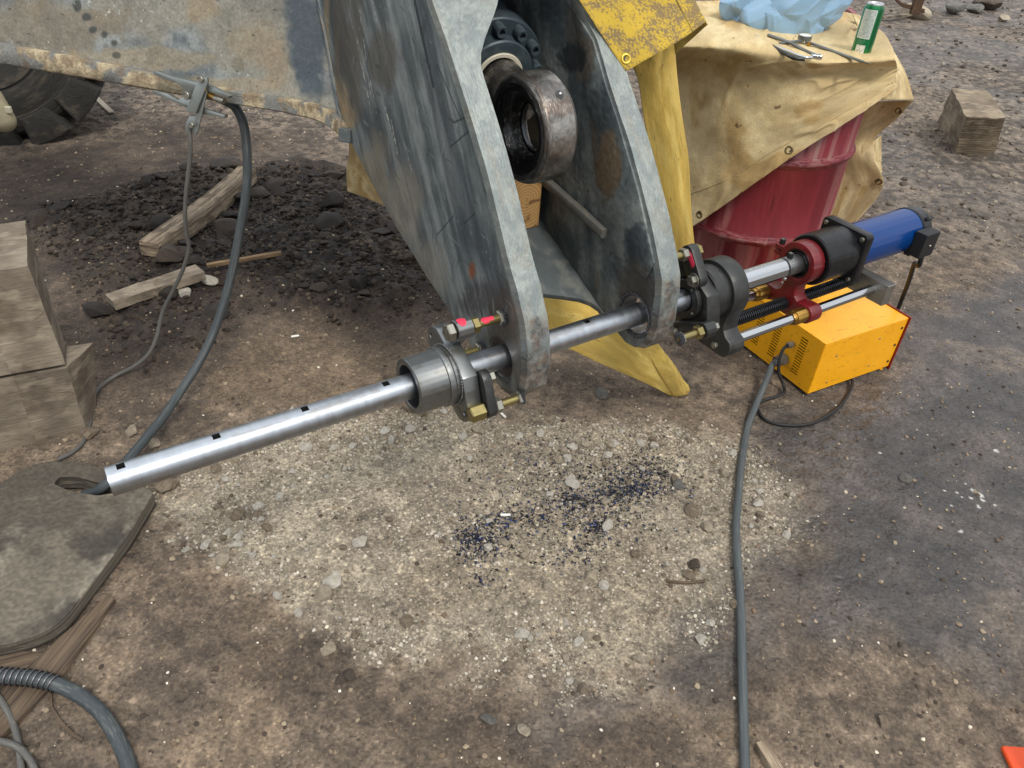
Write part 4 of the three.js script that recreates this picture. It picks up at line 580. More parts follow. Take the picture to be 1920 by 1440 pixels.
// ---------------------------------------------------------------- orange supply box on the ground
{
  const A = onY(1513, 743), B = onY(1667, 689), ex = B.clone().sub(A).normalize(), L = 0.385, H = 0.205, W = 0.36, ez = V3(0, 0, 0).crossVectors(V3(0, 1, 0), ex).negate(); if (ez.z > 0) ez.negate();
  const b = thing('power_supply', 'yellow orange metal supply box with red end panel and louvred side, on the ground', 'supply box', A.clone());
  b.rotation.y = Math.atan2(-ex.z, ex.x);            // local x along the long side, local -z away
  const t = 0.002, X = L / 2, Z = -W / 2;
  part(b, 'bottom_panel', box(L - 0.006, t, W - 0.006, X, 0.008, Z, 0.0008), mOrange);
  part(b, 'top_panel', box(L, t, W, X, H, Z, 0.0009), mOrange); part(b, 'side_panel', box(L - 0.001, H - 0.012, t, X, H / 2 + 0.004, -0.001, 0.0009), mOrange); part(b, 'side_panel', box(L - 0.001, H - 0.012, t, X, H / 2 + 0.004, -W + 0.001, 0.0009), mOrange);
  // louvred end panel with three columns of slots cut through it
  const cols = [-0.075, -0.185, -0.265], s = new THREE.Shape([[0, 0], [W - 0.004, 0], [W - 0.004, H - 0.012], [0, H - 0.012]].map(p => new THREE.Vector2(...p)));
  for (const c of cols) for (let i = 0; i < 14; i++) { const y = 0.032 + i * 0.0102, x = -c - 0.015; s.holes.push(new THREE.Path([[x, y], [x + 0.03, y], [x + 0.03, y + 0.0048], [x, y + 0.0048]].map(p => new THREE.Vector2(...p)))); }
  const g = new THREE.ExtrudeGeometry(s, { depth: t, bevelEnabled: false }); planarUV(g, (x, y) => [x * 3, y * 3]); g.rotateY(Math.PI / 2); g.translate(-0.001, 0.01, -0.002);
  const lp = part(b, 'louvred_panel', g, mOrange); part(b, 'inner_tray', box(0.004, H - 0.04, W - 0.03, 0.05, H / 2, Z, 0.001), mBlack);
  for (const c of [0]) part(b, 'corner_flange', box(0.012, 0.0016, 0.01, L - 0.03, 0.004, -0.004, 0.0006), mOrange);
  part(b, 'end_panel', box(0.005, H + 0.006, W + 0.012, L + 0.0035, H / 2 + 0.002, Z, 0.001), mRedPanel);
  for (let i = 0; i < 3; i++) part(b, 'panel_screw', new THREE.SphereGeometry(0.005, 12, 8).scale(1, 1, 0.5).translate(L - 0.016, 0.035 + i * 0.068, 0.001), mBlack);
  for (const [x, y] of [[0.075, 0.14], [0.27, 0.155], [0.075, 0.035], [0.27, 0.045]]) part(b, 'rivet', new THREE.SphereGeometry(0.0038, 10, 8).scale(1, 1, 0.5).translate(x, y, 0.0005), mBoltGrey);
  const gl1 = cylZ(0.014, 0, 0.026), gl2 = hexZ(0.022, 0.0, 0.03);
  for (const [y, z, r, n] of [[0.135, -0.115, 0.012, 'cable_gland'], [0.07, -0.125, 0.0215, 'cable_gland']]) { const q = merge([hexZ(r, 0, r * 1.1), cylZ(r * 0.8, r * 1.1, r * 1.9)]); q.rotateY(-Math.PI / 2); q.translate(-0.002, y, z); part(b, n, q, r > 0.02 ? std({ map: wearMap(0x77746c, 0x56544e, 0.7, 5), metalness: 0.6, roughness: 0.5 }) : mAlu); }
  b.updateMatrixWorld(true); const W2 = (x, y, z) => V3(x, y, z).applyMatrix4(b.matrixWorld);
  for (const [x, z] of [[0.03, -0.03], [L - 0.03, -0.03], [0.03, -W + 0.03], [L - 0.03, -W + 0.03]]) { const f = new THREE.CylinderGeometry(0.012, 0.012, 0.014, 14); f.translate(x, 0.002, z); part(b, 'foot', f, mBlack); }
  // thick grey mains cable from the lower gland over the ground
  const p0 = W2(-0.03, 0.07, -0.125), R = 0.0105;
  const gp = [[1404, 795], [1394, 850], [1386, 920], [1381, 980], [1381, 1030], [1386, 1090], [1389, 1150], [1390, 1220], [1393, 1290], [1396, 1360], [1398, 1440], [1402, 1530]].map(([x, y]) => { const p = onY(x, y, 0.012); p.y = gh(p.x, p.z) + R; return p; });
  solo('mains_cable', cable([p0, W2(-0.06, 0.068, -0.12), W2(-0.09, 0.05, -0.1), ...gp], R, 160), std({ map: wearMap(0x4b5254, 0x6d6f6b, 0.5, 10), roughness: 0.55 }), 'thick grey cable running over the ground from the orange supply box', 'cable');
  const q0 = W2(-0.024, 0.135, -0.115);
  const lp2 = [[1424, 752], [1424, 770], [1440, 786], [1475, 795], [1520, 792], [1558, 774], [1585, 747]].map(([x, y]) => { const p = onY(x, y, 0.006); p.y = gh(p.x, p.z) + 0.006; return p; });
  solo('control_cable', cable([q0, W2(-0.045, 0.132, -0.11), W2(-0.062, 0.1, -0.1), W2(-0.062, 0.055, -0.085), W2(-0.05, 0.015, -0.06), W2(-0.075, 0.012, -0.035), ...lp2, W2(0.2, 0.006, 0.01), W2(0.22, 0.006, -0.03)], 0.0052, 160, 10), mBlack, 'thin black cable looping on the ground in front of the orange supply box', 'cable');
  const m0 = Kw(-0.077, -0.036, 1.115); solo('motor_cable', cable([m0, Kw(-0.08, -0.07, 1.118), onZ(1714, 496, 2.2), onZ(1705, 525, 2.24), onZ(1693, 556, 2.3), onZ(1683, 580, 2.4), onZ(1668, 600, 2.5)], 0.0068, 60), mBlack, 'black cable hanging from the blue motor to behind the supply box', 'cable');
}

// ---------------------------------------------------------------- red drums
const project = p => { const v = p.clone().sub(EYE), x = v.dot(c2w(V3(1, 0, 0))), y = v.dot(c2w(V3(0, 1, 0))), z = v.dot(c2w(V3(0, 0, 1))); return [960 + FPX * x / z, 720 + FPX * y / z]; };
const DC = V3(0.845, 0, -2.74), DR = 0.283, DH = 0.9;
const mDrum = std({ map: tex(900, 450, (u, v) => { const a = fbm(u * 18, v * 9, 5), b = fbm(u * 70, v * 35, 3), d = fbm(u * 9 + 4, v * 14, 4); let c = mix(rgb(0x5c111d), rgb(0x761f2b), sm(0.35, 0.65, a)); c = mix(c, rgb(0x9c7a70), 0.55 * sm(0.52, 0.68, d * 0.6 + b * 0.4)); c = mix(c, rgb(0xb09a8a), 0.45 * (sm(0.03, 0, Math.abs(v - 0.36)) + sm(0.035, 0, Math.abs(v - 0.66))) * sm(0.35, 0.6, a)); c = mix(c, rgb(0x3a0c12), 0.8 * sm(0.86, 0.9, vn(u * 110, v * 46)) * sm(0.5, 0.6, vn(u * 9, v * 5 + 3))); c = mix(c, rgb(0x9a8d80), 0.4 * sm(0.6, 0.75, fbm(u * 60, v * 6, 3))); return c; }), roughness: 0.5, bumpMap: bumpSteel, bumpScale: 0.004 });
function drum(c, label) {
  const d = thing('steel_drum', label, 'drum', c, 'red steel drums'); const y0 = gh(c.x, c.z) - 0.01; d.position.y = y0;
  const prof = [[0, 0.02], [DR - 0.012, 0.02], [DR - 0.012, 0.004], [DR + 0.004, 0], [DR + 0.006, 0.012], [DR, 0.02]]; const hoop = h => { for (let i = 0; i <= 8; i++) { const t = i / 8; prof.push([DR + 0.012 * Math.sin(t * Math.PI) ** 1.5, h - 0.02 + 0.04 * t]); } };
  hoop(0.335); hoop(0.615); prof.push([DR, DH - 0.02], [DR + 0.006, DH - 0.012], [DR + 0.004, DH], [DR - 0.012, DH - 0.004], [DR - 0.012, DH - 0.018], [0, DH - 0.018]);
  const g = new THREE.LatheGeometry(prof.map(p => new THREE.Vector2(Math.max(p[0], 1e-4), p[1])), 96), p = g.attributes.position; for (let i = 0; i < p.count; i++) { const a = Math.atan2(p.getZ(i), p.getX(i)), y = p.getY(i), k = 1 - 0.018 * Math.max(0, n3(a * 1.4 + 3, y * 4, c.x * 9) - 0.5) * 2; p.setX(i, p.getX(i) * k); p.setZ(i, p.getZ(i) * k); }
  g.computeVertexNormals(); part(d, 'barrel', crease(g, 0.9), mDrum); const lid = new THREE.CylinderGeometry(0.03, 0.03, 0.012, 20); lid.translate(0.18, DH - 0.012, 0); part(d, 'bung', lid, mDrum); return d;
}
drum(DC, 'dented red steel drum half covered by the tan canvas');
{ const p = onZ(1603, 10, 3.5); drum(V3(p.x - DR - 0.005, 0, -3.5), 'red steel drum standing behind the blue plastic bag'); }

// ---------------------------------------------------------------- tan canvas over the drum
const onDrum = (x, y, R) => { const q = ray(x, y), ax = q.x, az = q.z, ox = EYE.x - DC.x, oz = EYE.z - DC.z, a = ax * ax + az * az, b = ox * ax + oz * az, c = ox * ox + oz * oz - R * R, D = b * b - a * c; const t = D > 0 ? (-b - Math.sqrt(D)) / a : -b / a; return EYE.clone().addScaledVector(q, t); };
const weave = tex(512, 512, (u, v) => { const a = 0.5 + 0.5 * Math.sin(u * 512 * 0.9), b = 0.5 + 0.5 * Math.sin(v * 512 * 0.9 + 3 * vn(u * 40, v * 8)); return 0.6 * vn(u * 180, v * 420) + 0.4 * vn(u * 420, v * 160 + 7) + 0 * (a + b); }, false);
const canvasTex = (base, dark, light, stain, seedv) => tex(840, 840, (u, v) => {
  const a = fbm(u * 7 + seedv, v * 7, 5), b = fbm(u * 40, v * 40 + seedv, 3), w = vn(u * 500, v * 180);
  let c = mix(rgb(base), rgb(light), sm(0.42, 0.68, a)); c = mix(c, rgb(dark), 0.6 * sm(0.48, 0.72, fbm(u * 5 + 11 + seedv, v * 6, 5) * 0.7 + b * 0.3)); c = mix(c, rgb(stain), 0.7 * sm(0.58, 0.72, fbm(u * 6 + 31, v * 5 + seedv, 4)));
  c = mix(c, rgb(0x4b3420), 0.7 * sm(0.8, 0.9, fbm(u * 24 + seedv, v * 24, 3))); const k = 0.86 + 0.16 * b + 0.12 * w * vn(u * 300, v * 300); return [c[0] * k, c[1] * k, c[2] * k];
});
const mCanvas = std({ map: canvasTex(0xc0aa7c, 0x9a8763, 0xd2bf93, 0xa98b58, 2), roughness: 0.95, bumpMap: weave, bumpScale: 0.001 });
const mYellow = std({ map: canvasTex(0xd0b058, 0xb09850, 0xdcc06a, 0xb89a48, 7), roughness: 0.9, bumpMap: weave, bumpScale: 0.0008 });
const mYellowDirty = std({ map: tex(1024, 1024, (u, v) => { const a = fbm(u * 8, v * 8, 5), b = fbm(u * 70, v * 70, 3), f = vn(u * 260, v * 260); let c = mix(rgb(0xc2a434), rgb(0xb2943a), a); const d = sm(0.43, 0.63, a * 0.45 + b * 0.45 + 0.12 * v); c = mix(c, rgb(0x76654e), d * 0.85); c = mix(c, rgb(0x4a4030), 0.5 * sm(0.7, 0.85, b * 0.5 + f * 0.5)); return c; }), roughness: 0.9, bumpMap: weave, bumpScale: 0.0008 });
const mGrommet = std({ map: wearMap(0x9a8a5e, 0x5c5038, 0.7, 4), metalness: 0.8, roughness: 0.4 });
function grommet(parent, geo, x, y, r, mat = mGrommet) {
  let best = 1e9, P, N; geo.userData.P.forEach((row, i) => row.forEach((p, j) => { const q = project(p), d = Math.hypot(q[0] - x, q[1] - y); if (d < best) { best = d; P = p; N = geo.userData.N[i][j]; } }));
  N = N.clone(); if (N.dot(EYE.clone().sub(P)) < 0) N.negate(); const q = new THREE.Quaternion().setFromUnitVectors(V3(0, 0, 1), N), c = P.clone().addScaledVector(N, 0.0022);
  const t = new THREE.TorusGeometry(r, r * 0.32, 10, 28); t.scale(1, 1, 0.5); t.applyQuaternion(q); t.translate(c.x, c.y, c.z); const g = part(parent, 'grommet', t, mat);
  const h = new THREE.CircleGeometry(r * 0.75, 20); h.applyQuaternion(q); h.translate(c.x - N.x * 0.0008, c.y - N.y * 0.0008, c.z - N.z * 0.0008); part(g, 'eyelet_shade', h, mHoleShade);  // dark disc laid on uncut cloth, painted shade of the eyelet
}
{
  const t = thing('canvas_tarp', 'stained tan canvas with eyelets draped over the red drum', 'canvas');
  const hT = 0.937, row = (a, h) => a.map(([x, y]) => onY(x, y, h)), rowD = (a, R) => a.map(([x, y, D]) => D ? onZ(x, y, D) : onDrum(x, y, R));
  const front = sheet([
    row([[1235, 2], [1330, 2], [1430, 4], [1520, 12], [1612, 26]], hT + 0.006), row([[1235, 45], [1345, 45], [1450, 55], [1540, 64], [1662, 70]], hT + 0.004), row([[1236, 88], [1345, 88], [1440, 101], [1535, 116], [1678, 112]], hT + 0.008),
    rowD([[1238, 138], [1345, 130], [1440, 141], [1545, 142], [1681, 128, 2.62]], 0.326), rowD([[1250, 250], [1350, 238], [1440, 222], [1545, 188], [1678, 146, 2.6]], 0.335), rowD([[1268, 345], [1360, 318], [1458, 265], [1570, 208], [1679, 157, 2.58]], 0.34), rowD([[1275, 442], [1370, 376], [1480, 298], [1590, 228], [1681, 166, 2.56]], 0.352)],
    110, 110, 0.003, (u, v) => 0.016 * (fbm(u * 5 + 3, v * 4, 3) - 0.5) + 0.006 * (fbm(u * 16, v * 14, 2) - 0.5) - 0.006 * sm(0.06, 0, Math.abs(fbm(u * 4 + 9, v * 5 + u * 3, 2) - 0.5)) * sm(0.4, 0.6, vn(u * 5, v * 4)));
  // sheet() takes the grid rows as curves along u, so u runs from left to right
  part(t, 'front_drape', front, mCanvas);
  const fold = sheet([[onZ(1598, 24, 2.98), onZ(1646, 62, 2.92), onZ(1690, 122, 2.84), onZ(1713, 186, 2.78)], [onZ(1612, 60, 2.86), onZ(1650, 98, 2.8), onZ(1682, 140, 2.76), onZ(1686, 187, 2.72)], [onZ(1630, 95, 2.72), onZ(1655, 125, 2.68), onZ(1668, 152, 2.66), onZ(1655, 187, 2.66)]], 30, 30, 0.003, (u, v) => 0.006 * (fbm(u * 6, v * 4 + 7, 3) - 0.5));
  part(t, 'side_fold', fold, mCanvas);
  const bk = (a, d = 0) => a.map(([x, y, D]) => onZ(x, y, D));
  const back = sheet([bk([[1560, 188, 2.9], [1640, 190, 2.86], [1713, 188, 2.785]]), bk([[1560, 225, 2.9], [1625, 226, 2.88], [1683, 221, 2.82]]), bk([[1560, 262, 2.9], [1605, 262, 2.88], [1640, 262, 2.86]]), bk([[1558, 285, 2.9], [1600, 288, 2.86], [1636, 290, 2.84]]), bk([[1552, 330, 2.9], [1608, 335, 2.86], [1656, 338, 2.82]]), bk([[1545, 362, 2.9], [1600, 362, 2.87], [1650, 362, 2.83]]), bk([[1535, 410, 2.9], [1580, 405, 2.87], [1622, 398, 2.84]]), bk([[1510, 470, 2.9], [1550, 460, 2.87], [1582, 440, 2.84]])], 24, 60, 0.003, (u, v) => 0.008 * (fbm(u * 4, v * 8, 2) - 0.5));
  part(t, 'back_drape', back, mCanvas, 'shaded inner side of the canvas hanging behind the drum');
  const outer = sheet([bk([[1634, 268, 2.86], [1652, 254, 2.9]]), bk([[1634, 295, 2.85], [1652, 290, 2.9]]), bk([[1645, 312, 2.84], [1652, 310, 2.9]]), bk([[1652, 325, 2.83], [1654, 322, 2.88]])], 6, 20, 0.003); part(t, 'hem_fold', outer, mCanvas);
  for (const [x, y] of [[1667, 158], [1481, 280], [1312, 403]]) grommet(t, front, x, y, 0.0105);
  for (const [x, y] of [[1685, 208], [1648, 340]]) grommet(t, back, x, y, 0.0105);
  // stitched hem: a raised double seam along the front edge
  const P = front.userData.P, N = front.userData.N, seam = []; for (let i = 1; i < 110; i++) { const p = P[i][97].clone(), n = N[i][97].clone(); if (n.dot(EYE.clone().sub(p)) < 0) n.negate(); seam.push(p.addScaledVector(n, 0.001)); }
  part(t, 'hem_seam', tube(seam, 0.0022, 120, 6), mCanvas);
}

// ---------------------------------------------------------------- yellow welding blanket on the far lug
{
  const t = thing('yellow_blanket', 'dirty yellow welding blanket hung over the far lug down to the ground', 'blanket');
  const dl = -Kw(...K(1172, 133, SR + 0.06)).z - 0.02;
  const f = (x, y, d) => onZ(x, y, dl + d);
  const flap = sheet([[f(1035, -80, 0.12), f(1073, -20, 0.06), f(1123, 58, 0.02), f(1173, 134, 0)], [f(1125, -90, 0.15), f(1150, -30, 0.08), f(1180, 30, 0.05), f(1222, 106, 0.025)], [f(1200, -95, 0.18), f(1225, -30, 0.11), f(1250, 25, 0.09), f(1276, 75, 0.065)], [f(1268, -95, 0.22), f(1286, -30, 0.16), f(1306, 10, 0.13), f(1323, 42, 0.11)]].map(r => r), 40, 40, 0.003, (u, v) => 0.006 * (fbm(u * 4, v * 4, 2) - 0.5));
  part(t, 'top_flap', flap, mYellowDirty, 'grimy yellow flap with a brass eyelet'); grommet(t, flap, 1174, 110, 0.0085, std({ color: 0xc8ae4a, metalness: 0.7, roughness: 0.35 }));
  const seam = (a, b) => part(t, 'hem_seam', tube([0, 0.25, 0.5, 0.75, 1].map(k => { const P = flap.userData.P, i = Math.round(40 * (a[0] + (b[0] - a[0]) * k)), j = Math.round(40 * (a[1] + (b[1] - a[1]) * k)), n = flap.userData.N[i][j].clone(); if (n.dot(EYE.clone().sub(P[i][j])) < 0) n.negate(); return P[i][j].clone().addScaledVector(n, 0.001); }), 0.0018, 40, 6), mYellowDirty);
  seam([0.02, 0.83], [1, 0.83]); seam([0.17, 0.1], [0.17, 0.98]);
  const under = sheet([[f(1262, 40, 0.2), f(1264, 74, 0.2), f(1266, 101, 0.2)], [f(1290, 30, 0.18), f(1295, 55, 0.17), f(1296, 74, 0.17)], [f(1318, 30, 0.14), f(1324, 42, 0.13), f(1327, 46, 0.13)]], 14, 14, 0.003); part(t, 'under_fold', under, mYellow);
  const st = [[[1180, 110], [1222, 95], [1268, 70]], [[1196, 150], [1228, 150], [1266, 100]], [[1206, 215], [1240, 215], [1276, 200]], [[1222, 300], [1256, 305], [1291, 300]], [[1240, 390], [1270, 395], [1297, 400]], [[1250, 455], [1280, 460], [1303, 470]], [[1256, 520], [1285, 520], [1308, 525]]];
  const strip = sheet(st.map((r, i) => r.map(([x, y], k) => onZ(x, y, 1.9 + 0.02 * i - 0.004 * (k === 1) + 0.012 * (k === 2)))), 24, 60, 0.003, (u, v) => 0.006 * (fbm(u * 3, v * 7, 2) - 0.5)); part(t, 'hanging_strip', strip, mYellow);
  const lo = [[[1010, 535, 1.8], [1060, 540, 1.82], [1112, 556, 1.84], [1160, 580, 1.86], [1205, 620, 1.9], [1240, 652, 1.94], [1284, 716, 2.02]], [[1014, 590, 1.74], [1060, 598, 1.76], [1115, 620, 1.79], [1165, 655, 1.83], [1215, 690, 1.88], [1250, 712, 1.93], [1291, 731, 1.985]], [[1018, 640, 1.72], [1062, 652, 1.74], [1125, 681, 1.79], [1180, 705, 1.84], [1226, 725, 1.91], [1262, 742, 1.972], [1288, 738, 1.99]]];
  const low = sheet(lo.map(r => r.map(([x, y, D]) => onZ(x, y, D))), 90, 30, 0.003, (u, v) => 0.012 * (fbm(u * 9, v * 2, 2) - 0.5)); part(t, 'lower_fold', low, mYellow);
  const cr = sheet([[onZ(1206, 640, 1.9), onZ(1234, 650, 1.915), onZ(1242, 656, 1.935)], [onZ(1230, 690, 1.9), onZ(1258, 692, 1.92), onZ(1268, 690, 1.95)], [onZ(1262, 741, 1.966), onZ(1280, 741, 1.972), onZ(1292, 733, 1.985)]], 20, 20, 0.003); part(t, 'folded_tip', cr, mYellow);
}
{ // canvas rag hanging behind the boom on the left
  const g = sheet([[onZ(640, 150, 2.12), onZ(680, 160, 2.12), onZ(730, 170, 2.12)], [onZ(655, 280, 2.2), onZ(690, 300, 2.18), onZ(740, 330, 2.16)], [onZ(650, 325, 2.22), onZ(690, 340, 2.2), onZ(745, 375, 2.18)], [onZ(652, 358, 2.22), onZ(690, 372, 2.2), onZ(750, 400, 2.18)]], 20, 20, 0.004); solo('canvas_rag', g, mCanvas, 'tan canvas rag hanging below the grey boom beam', 'rag');
}

// ---------------------------------------------------------------- things on the canvas
{ // drink can
  const p = onY(1612, 104, 0.94); const c = thing('drink_can', 'green and white drink can standing on the tan canvas', 'can', p); c.scale.setScalar(0.87);
  const cv = document.createElement('canvas'); cv.width = 1024; cv.height = 512; const x = cv.getContext('2d');
  x.fillStyle = '#0c7a45'; x.fillRect(0, 0, 1024, 512); x.fillStyle = '#0a5f36'; x.fillRect(560, 0, 60, 512);
  x.fillStyle = '#e3ece6'; x.fillRect(300, 40, 230, 285); x.fillStyle = '#49705c'; for (let i = 0; i < 22; i++) { let w = 12; for (let k = 0; k < 26; k++) { const l = rr(3, 9); if (rnd() > 0.25) x.fillRect(308 + w, 50 + i * 12.2, l, 4); w += l + 2; if (w > 205) break; } }
  x.fillStyle = '#7fb197'; for (let i = 0; i < 5; i++) x.fillRect(320 + (i % 2) * 12, 338 + i * 9, 150 - i * 8, 3);
  x.fillStyle = '#eef2ee'; x.fillRect(350, 388, 150, 92); x.strokeStyle = '#7b8a80'; x.lineWidth = 5; x.beginPath(); x.moveTo(364, 452); x.lineTo(410, 446); x.lineTo(424, 424); x.lineTo(440, 462); x.lineTo(488, 420); x.stroke();
  x.strokeStyle = '#f4f4ee'; x.lineWidth = 22; x.lineCap = 'round'; x.beginPath(); x.arc(745, 250, 62, 0.7, 5.4); x.stroke(); x.strokeStyle = '#b8202c'; x.lineWidth = 8; x.beginPath(); x.arc(745, 250, 62, 0.8, 5.3); x.stroke(); x.strokeStyle = '#f4f4ee'; x.lineWidth = 14; x.beginPath(); x.arc(740, 160, 30, 2, 6); x.stroke();
  x.fillStyle = '#f4f4ee'; x.font = 'bold 34px sans-serif'; x.fillText('c', 660, 410); x.fillStyle = '#5b8c4a'; x.fillRect(540, 455, 200, 57);
  const tx = new THREE.CanvasTexture(cv); tx.colorSpace = THREE.SRGBColorSpace; tx.wrapS = THREE.RepeatWrapping;
  const prof = [[0.0235, 0], [0.0265, 0.002], [0.033, 0.012], [0.033, 0.148], [0.0275, 0.163]]; const g = new THREE.LatheGeometry(prof.map(q => new THREE.Vector2(...q)), 64), P = g.attributes.position, uv = g.attributes.uv; for (let i = 0; i < P.count; i++) uv.setXY(i, uv.getX(i) * 1, P.getY(i) / 0.163);
  const b = part(c, 'can_body', g, phy({ map: tx, metalness: 0.45, roughness: 0.3, clearcoat: 0.5, clearcoatRoughness: 0.15 })); b.rotation.y = 3.1;
  const rim = new THREE.LatheGeometry([[0.0275, 0.163], [0.0275, 0.167], [0.026, 0.168], [0.0248, 0.165], [0.0245, 0.161], [0, 0.161]].map(q => new THREE.Vector2(q[0] + 1e-5, q[1])), 56); part(c, 'lid', rim, std({ color: 0xc9cbcb, metalness: 0.9, roughness: 0.28 })); const op = new THREE.CircleGeometry(0.009, 20); op.scale(1, 0.75, 1); op.rotateX(-Math.PI / 2); op.translate(0.008, 0.1614, 0.006); part(c, 'mouth_shade', op, mHoleShade);  // dark disc on the closed lid stands for the shaded mouth
}
{ // blue plastic bag
  const p = onY(1462, 62, 0.938); const b = thing('plastic_bag', 'crumpled light blue plastic bag on the canvas', 'bag', p);
  // crumpled film: facets that meet in sharp creases, coarse and fine
  const g0 = mergeVertices(new THREE.IcosahedronGeometry(1, 34).deleteAttribute('uv').deleteAttribute('normal')), q = g0.attributes.position, v = V3(0, 0, 0); let ss = 77; const r2 = () => { ss = (ss * 1664525 + 1013904223) >>> 0; return ss / 4294967296 - 0.5; };
  const tri = t => Math.abs(t - Math.floor(t) - 0.5) * 2, cells = n => Array.from({ length: n }, () => V3(r2(), r2(), r2()).normalize()), C1 = cells(26), C2 = cells(110), gap = (L, p) => { let a = 9, b = 9; for (const c of L) { const d = c.distanceTo(p); if (d < a) { b = a; a = d; } else if (d < b) b = d; } return b - a; };
  for (let i = 0; i < q.count; i++) {
    v.fromBufferAttribute(q, i); const w = V3(v.x + 0.25 * (n3(v.x * 3, v.y * 3, v.z * 3) - 0.5), v.y * 0.7, v.z + 0.25 * (n3(v.z * 3 + 7, v.x * 3, v.y * 3) - 0.5));
    const k = 0.87 + 0.42 * gap(C1, w) - 0.27 * gap(C2, w); let y = v.y * k; y = y < -0.3 ? -0.3 - (y + 0.3) * 0.12 : y; q.setXYZ(i, v.x * k * 0.2 + 0.02 + 0.12 * Math.max(0, y), (y + 0.3) * 0.19, v.z * k * 0.15 - 0.12);
  }
  g0.computeVertexNormals(); part(b, 'bag_body', crease(g0, 0.24), phy({ color: 0x86a8c4, roughness: 0.24, clearcoat: 0.3, clearcoatRoughness: 0.25 }));
}
{ // pair of hinged hand tools
  const h = 0.955, P = (x, y, dh = 0) => onY(x, y, h + dh), t = thing('hand_pliers', 'long chrome pliers with a dark grip lying before the blue bag', 'pliers', P(1470, 88));
  const loc = l => l.map(p => p.sub(t.position)); const rl = (l, r, m, n) => part(t, n, merge([tube(loc(l), r, 30, 8), ...ends(l, r)]), m);
  rl([P(1413, 71), P(1440, 80), P(1475, 95), P(1510, 108), P(1522, 108)], 0.0042, mChrome, 'handle'); rl([P(1441, 66, 0.004), P(1480, 80, 0.004), P(1510, 95, 0.003), P(1532, 105)], 0.005, mMach, 'handle'); rl([P(1446, 86), P(1470, 99), P(1490, 109), P(1506, 111)], 0.006, mMachDark, 'grip');
  const k = P(1415, 70).sub(t.position), s = new THREE.SphereGeometry(0.011, 16, 12); s.scale(1.3, 0.7, 1); s.translate(k.x, k.y, k.z); part(t, 'handle_knob', s, mChrome); const j = P(1531, 106).sub(t.position), jg = box(0.03, 0.012, 0.018, j.x, j.y, j.z, 0.003); part(t, 'jaw', jg, mChrome);
}
{ // dial caliper
  const h = 0.956, P = (x, y, dh = 0) => onY(x, y, h + dh), o = P(1508, 74), t = thing('dial_caliper', 'steel dial caliper lying between the blue bag and the can', 'caliper', o), loc = p => p.sub(o);
  const bar = (a, b, w, hgt, m, n) => { const A = loc(a), B = loc(b), d = B.clone().sub(A), g = box(d.length(), hgt, w, 0, 0, 0, 0.001); g.applyQuaternion(new THREE.Quaternion().setFromUnitVectors(V3(1, 0, 0), d.clone().normalize())); g.translate((A.x + B.x) / 2, (A.y + B.y) / 2, (A.z + B.z) / 2); return part(t, n, g, m); };
  bar(P(1462, 82), P(1506, 76), 0.012, 0.006, mMach, 'jaw'); bar(P(1512, 78), P(1618, 116), 0.013, 0.005, mMach, 'beam'); bar(P(1616, 115), P(1632, 120), 0.004, 0.003, mMach, 'depth_rod');
  const d = new THREE.CylinderGeometry(0.021, 0.021, 0.012, 32); d.translate(0, 0.006, 0); const dm = part(t, 'dial', d, mMach), fc = new THREE.CylinderGeometry(0.018, 0.018, 0.001, 32); fc.translate(0, 0.0125, 0); part(dm, 'dial_face', fc, std({ color: 0xd9d9d2, roughness: 0.3 })); const th = loc(P(1516, 82)), s = new THREE.CylinderGeometry(0.006, 0.006, 0.012, 14); s.translate(th.x, th.y, th.z + 0.004); part(t, 'thumb_wheel', s, mBrass);
}

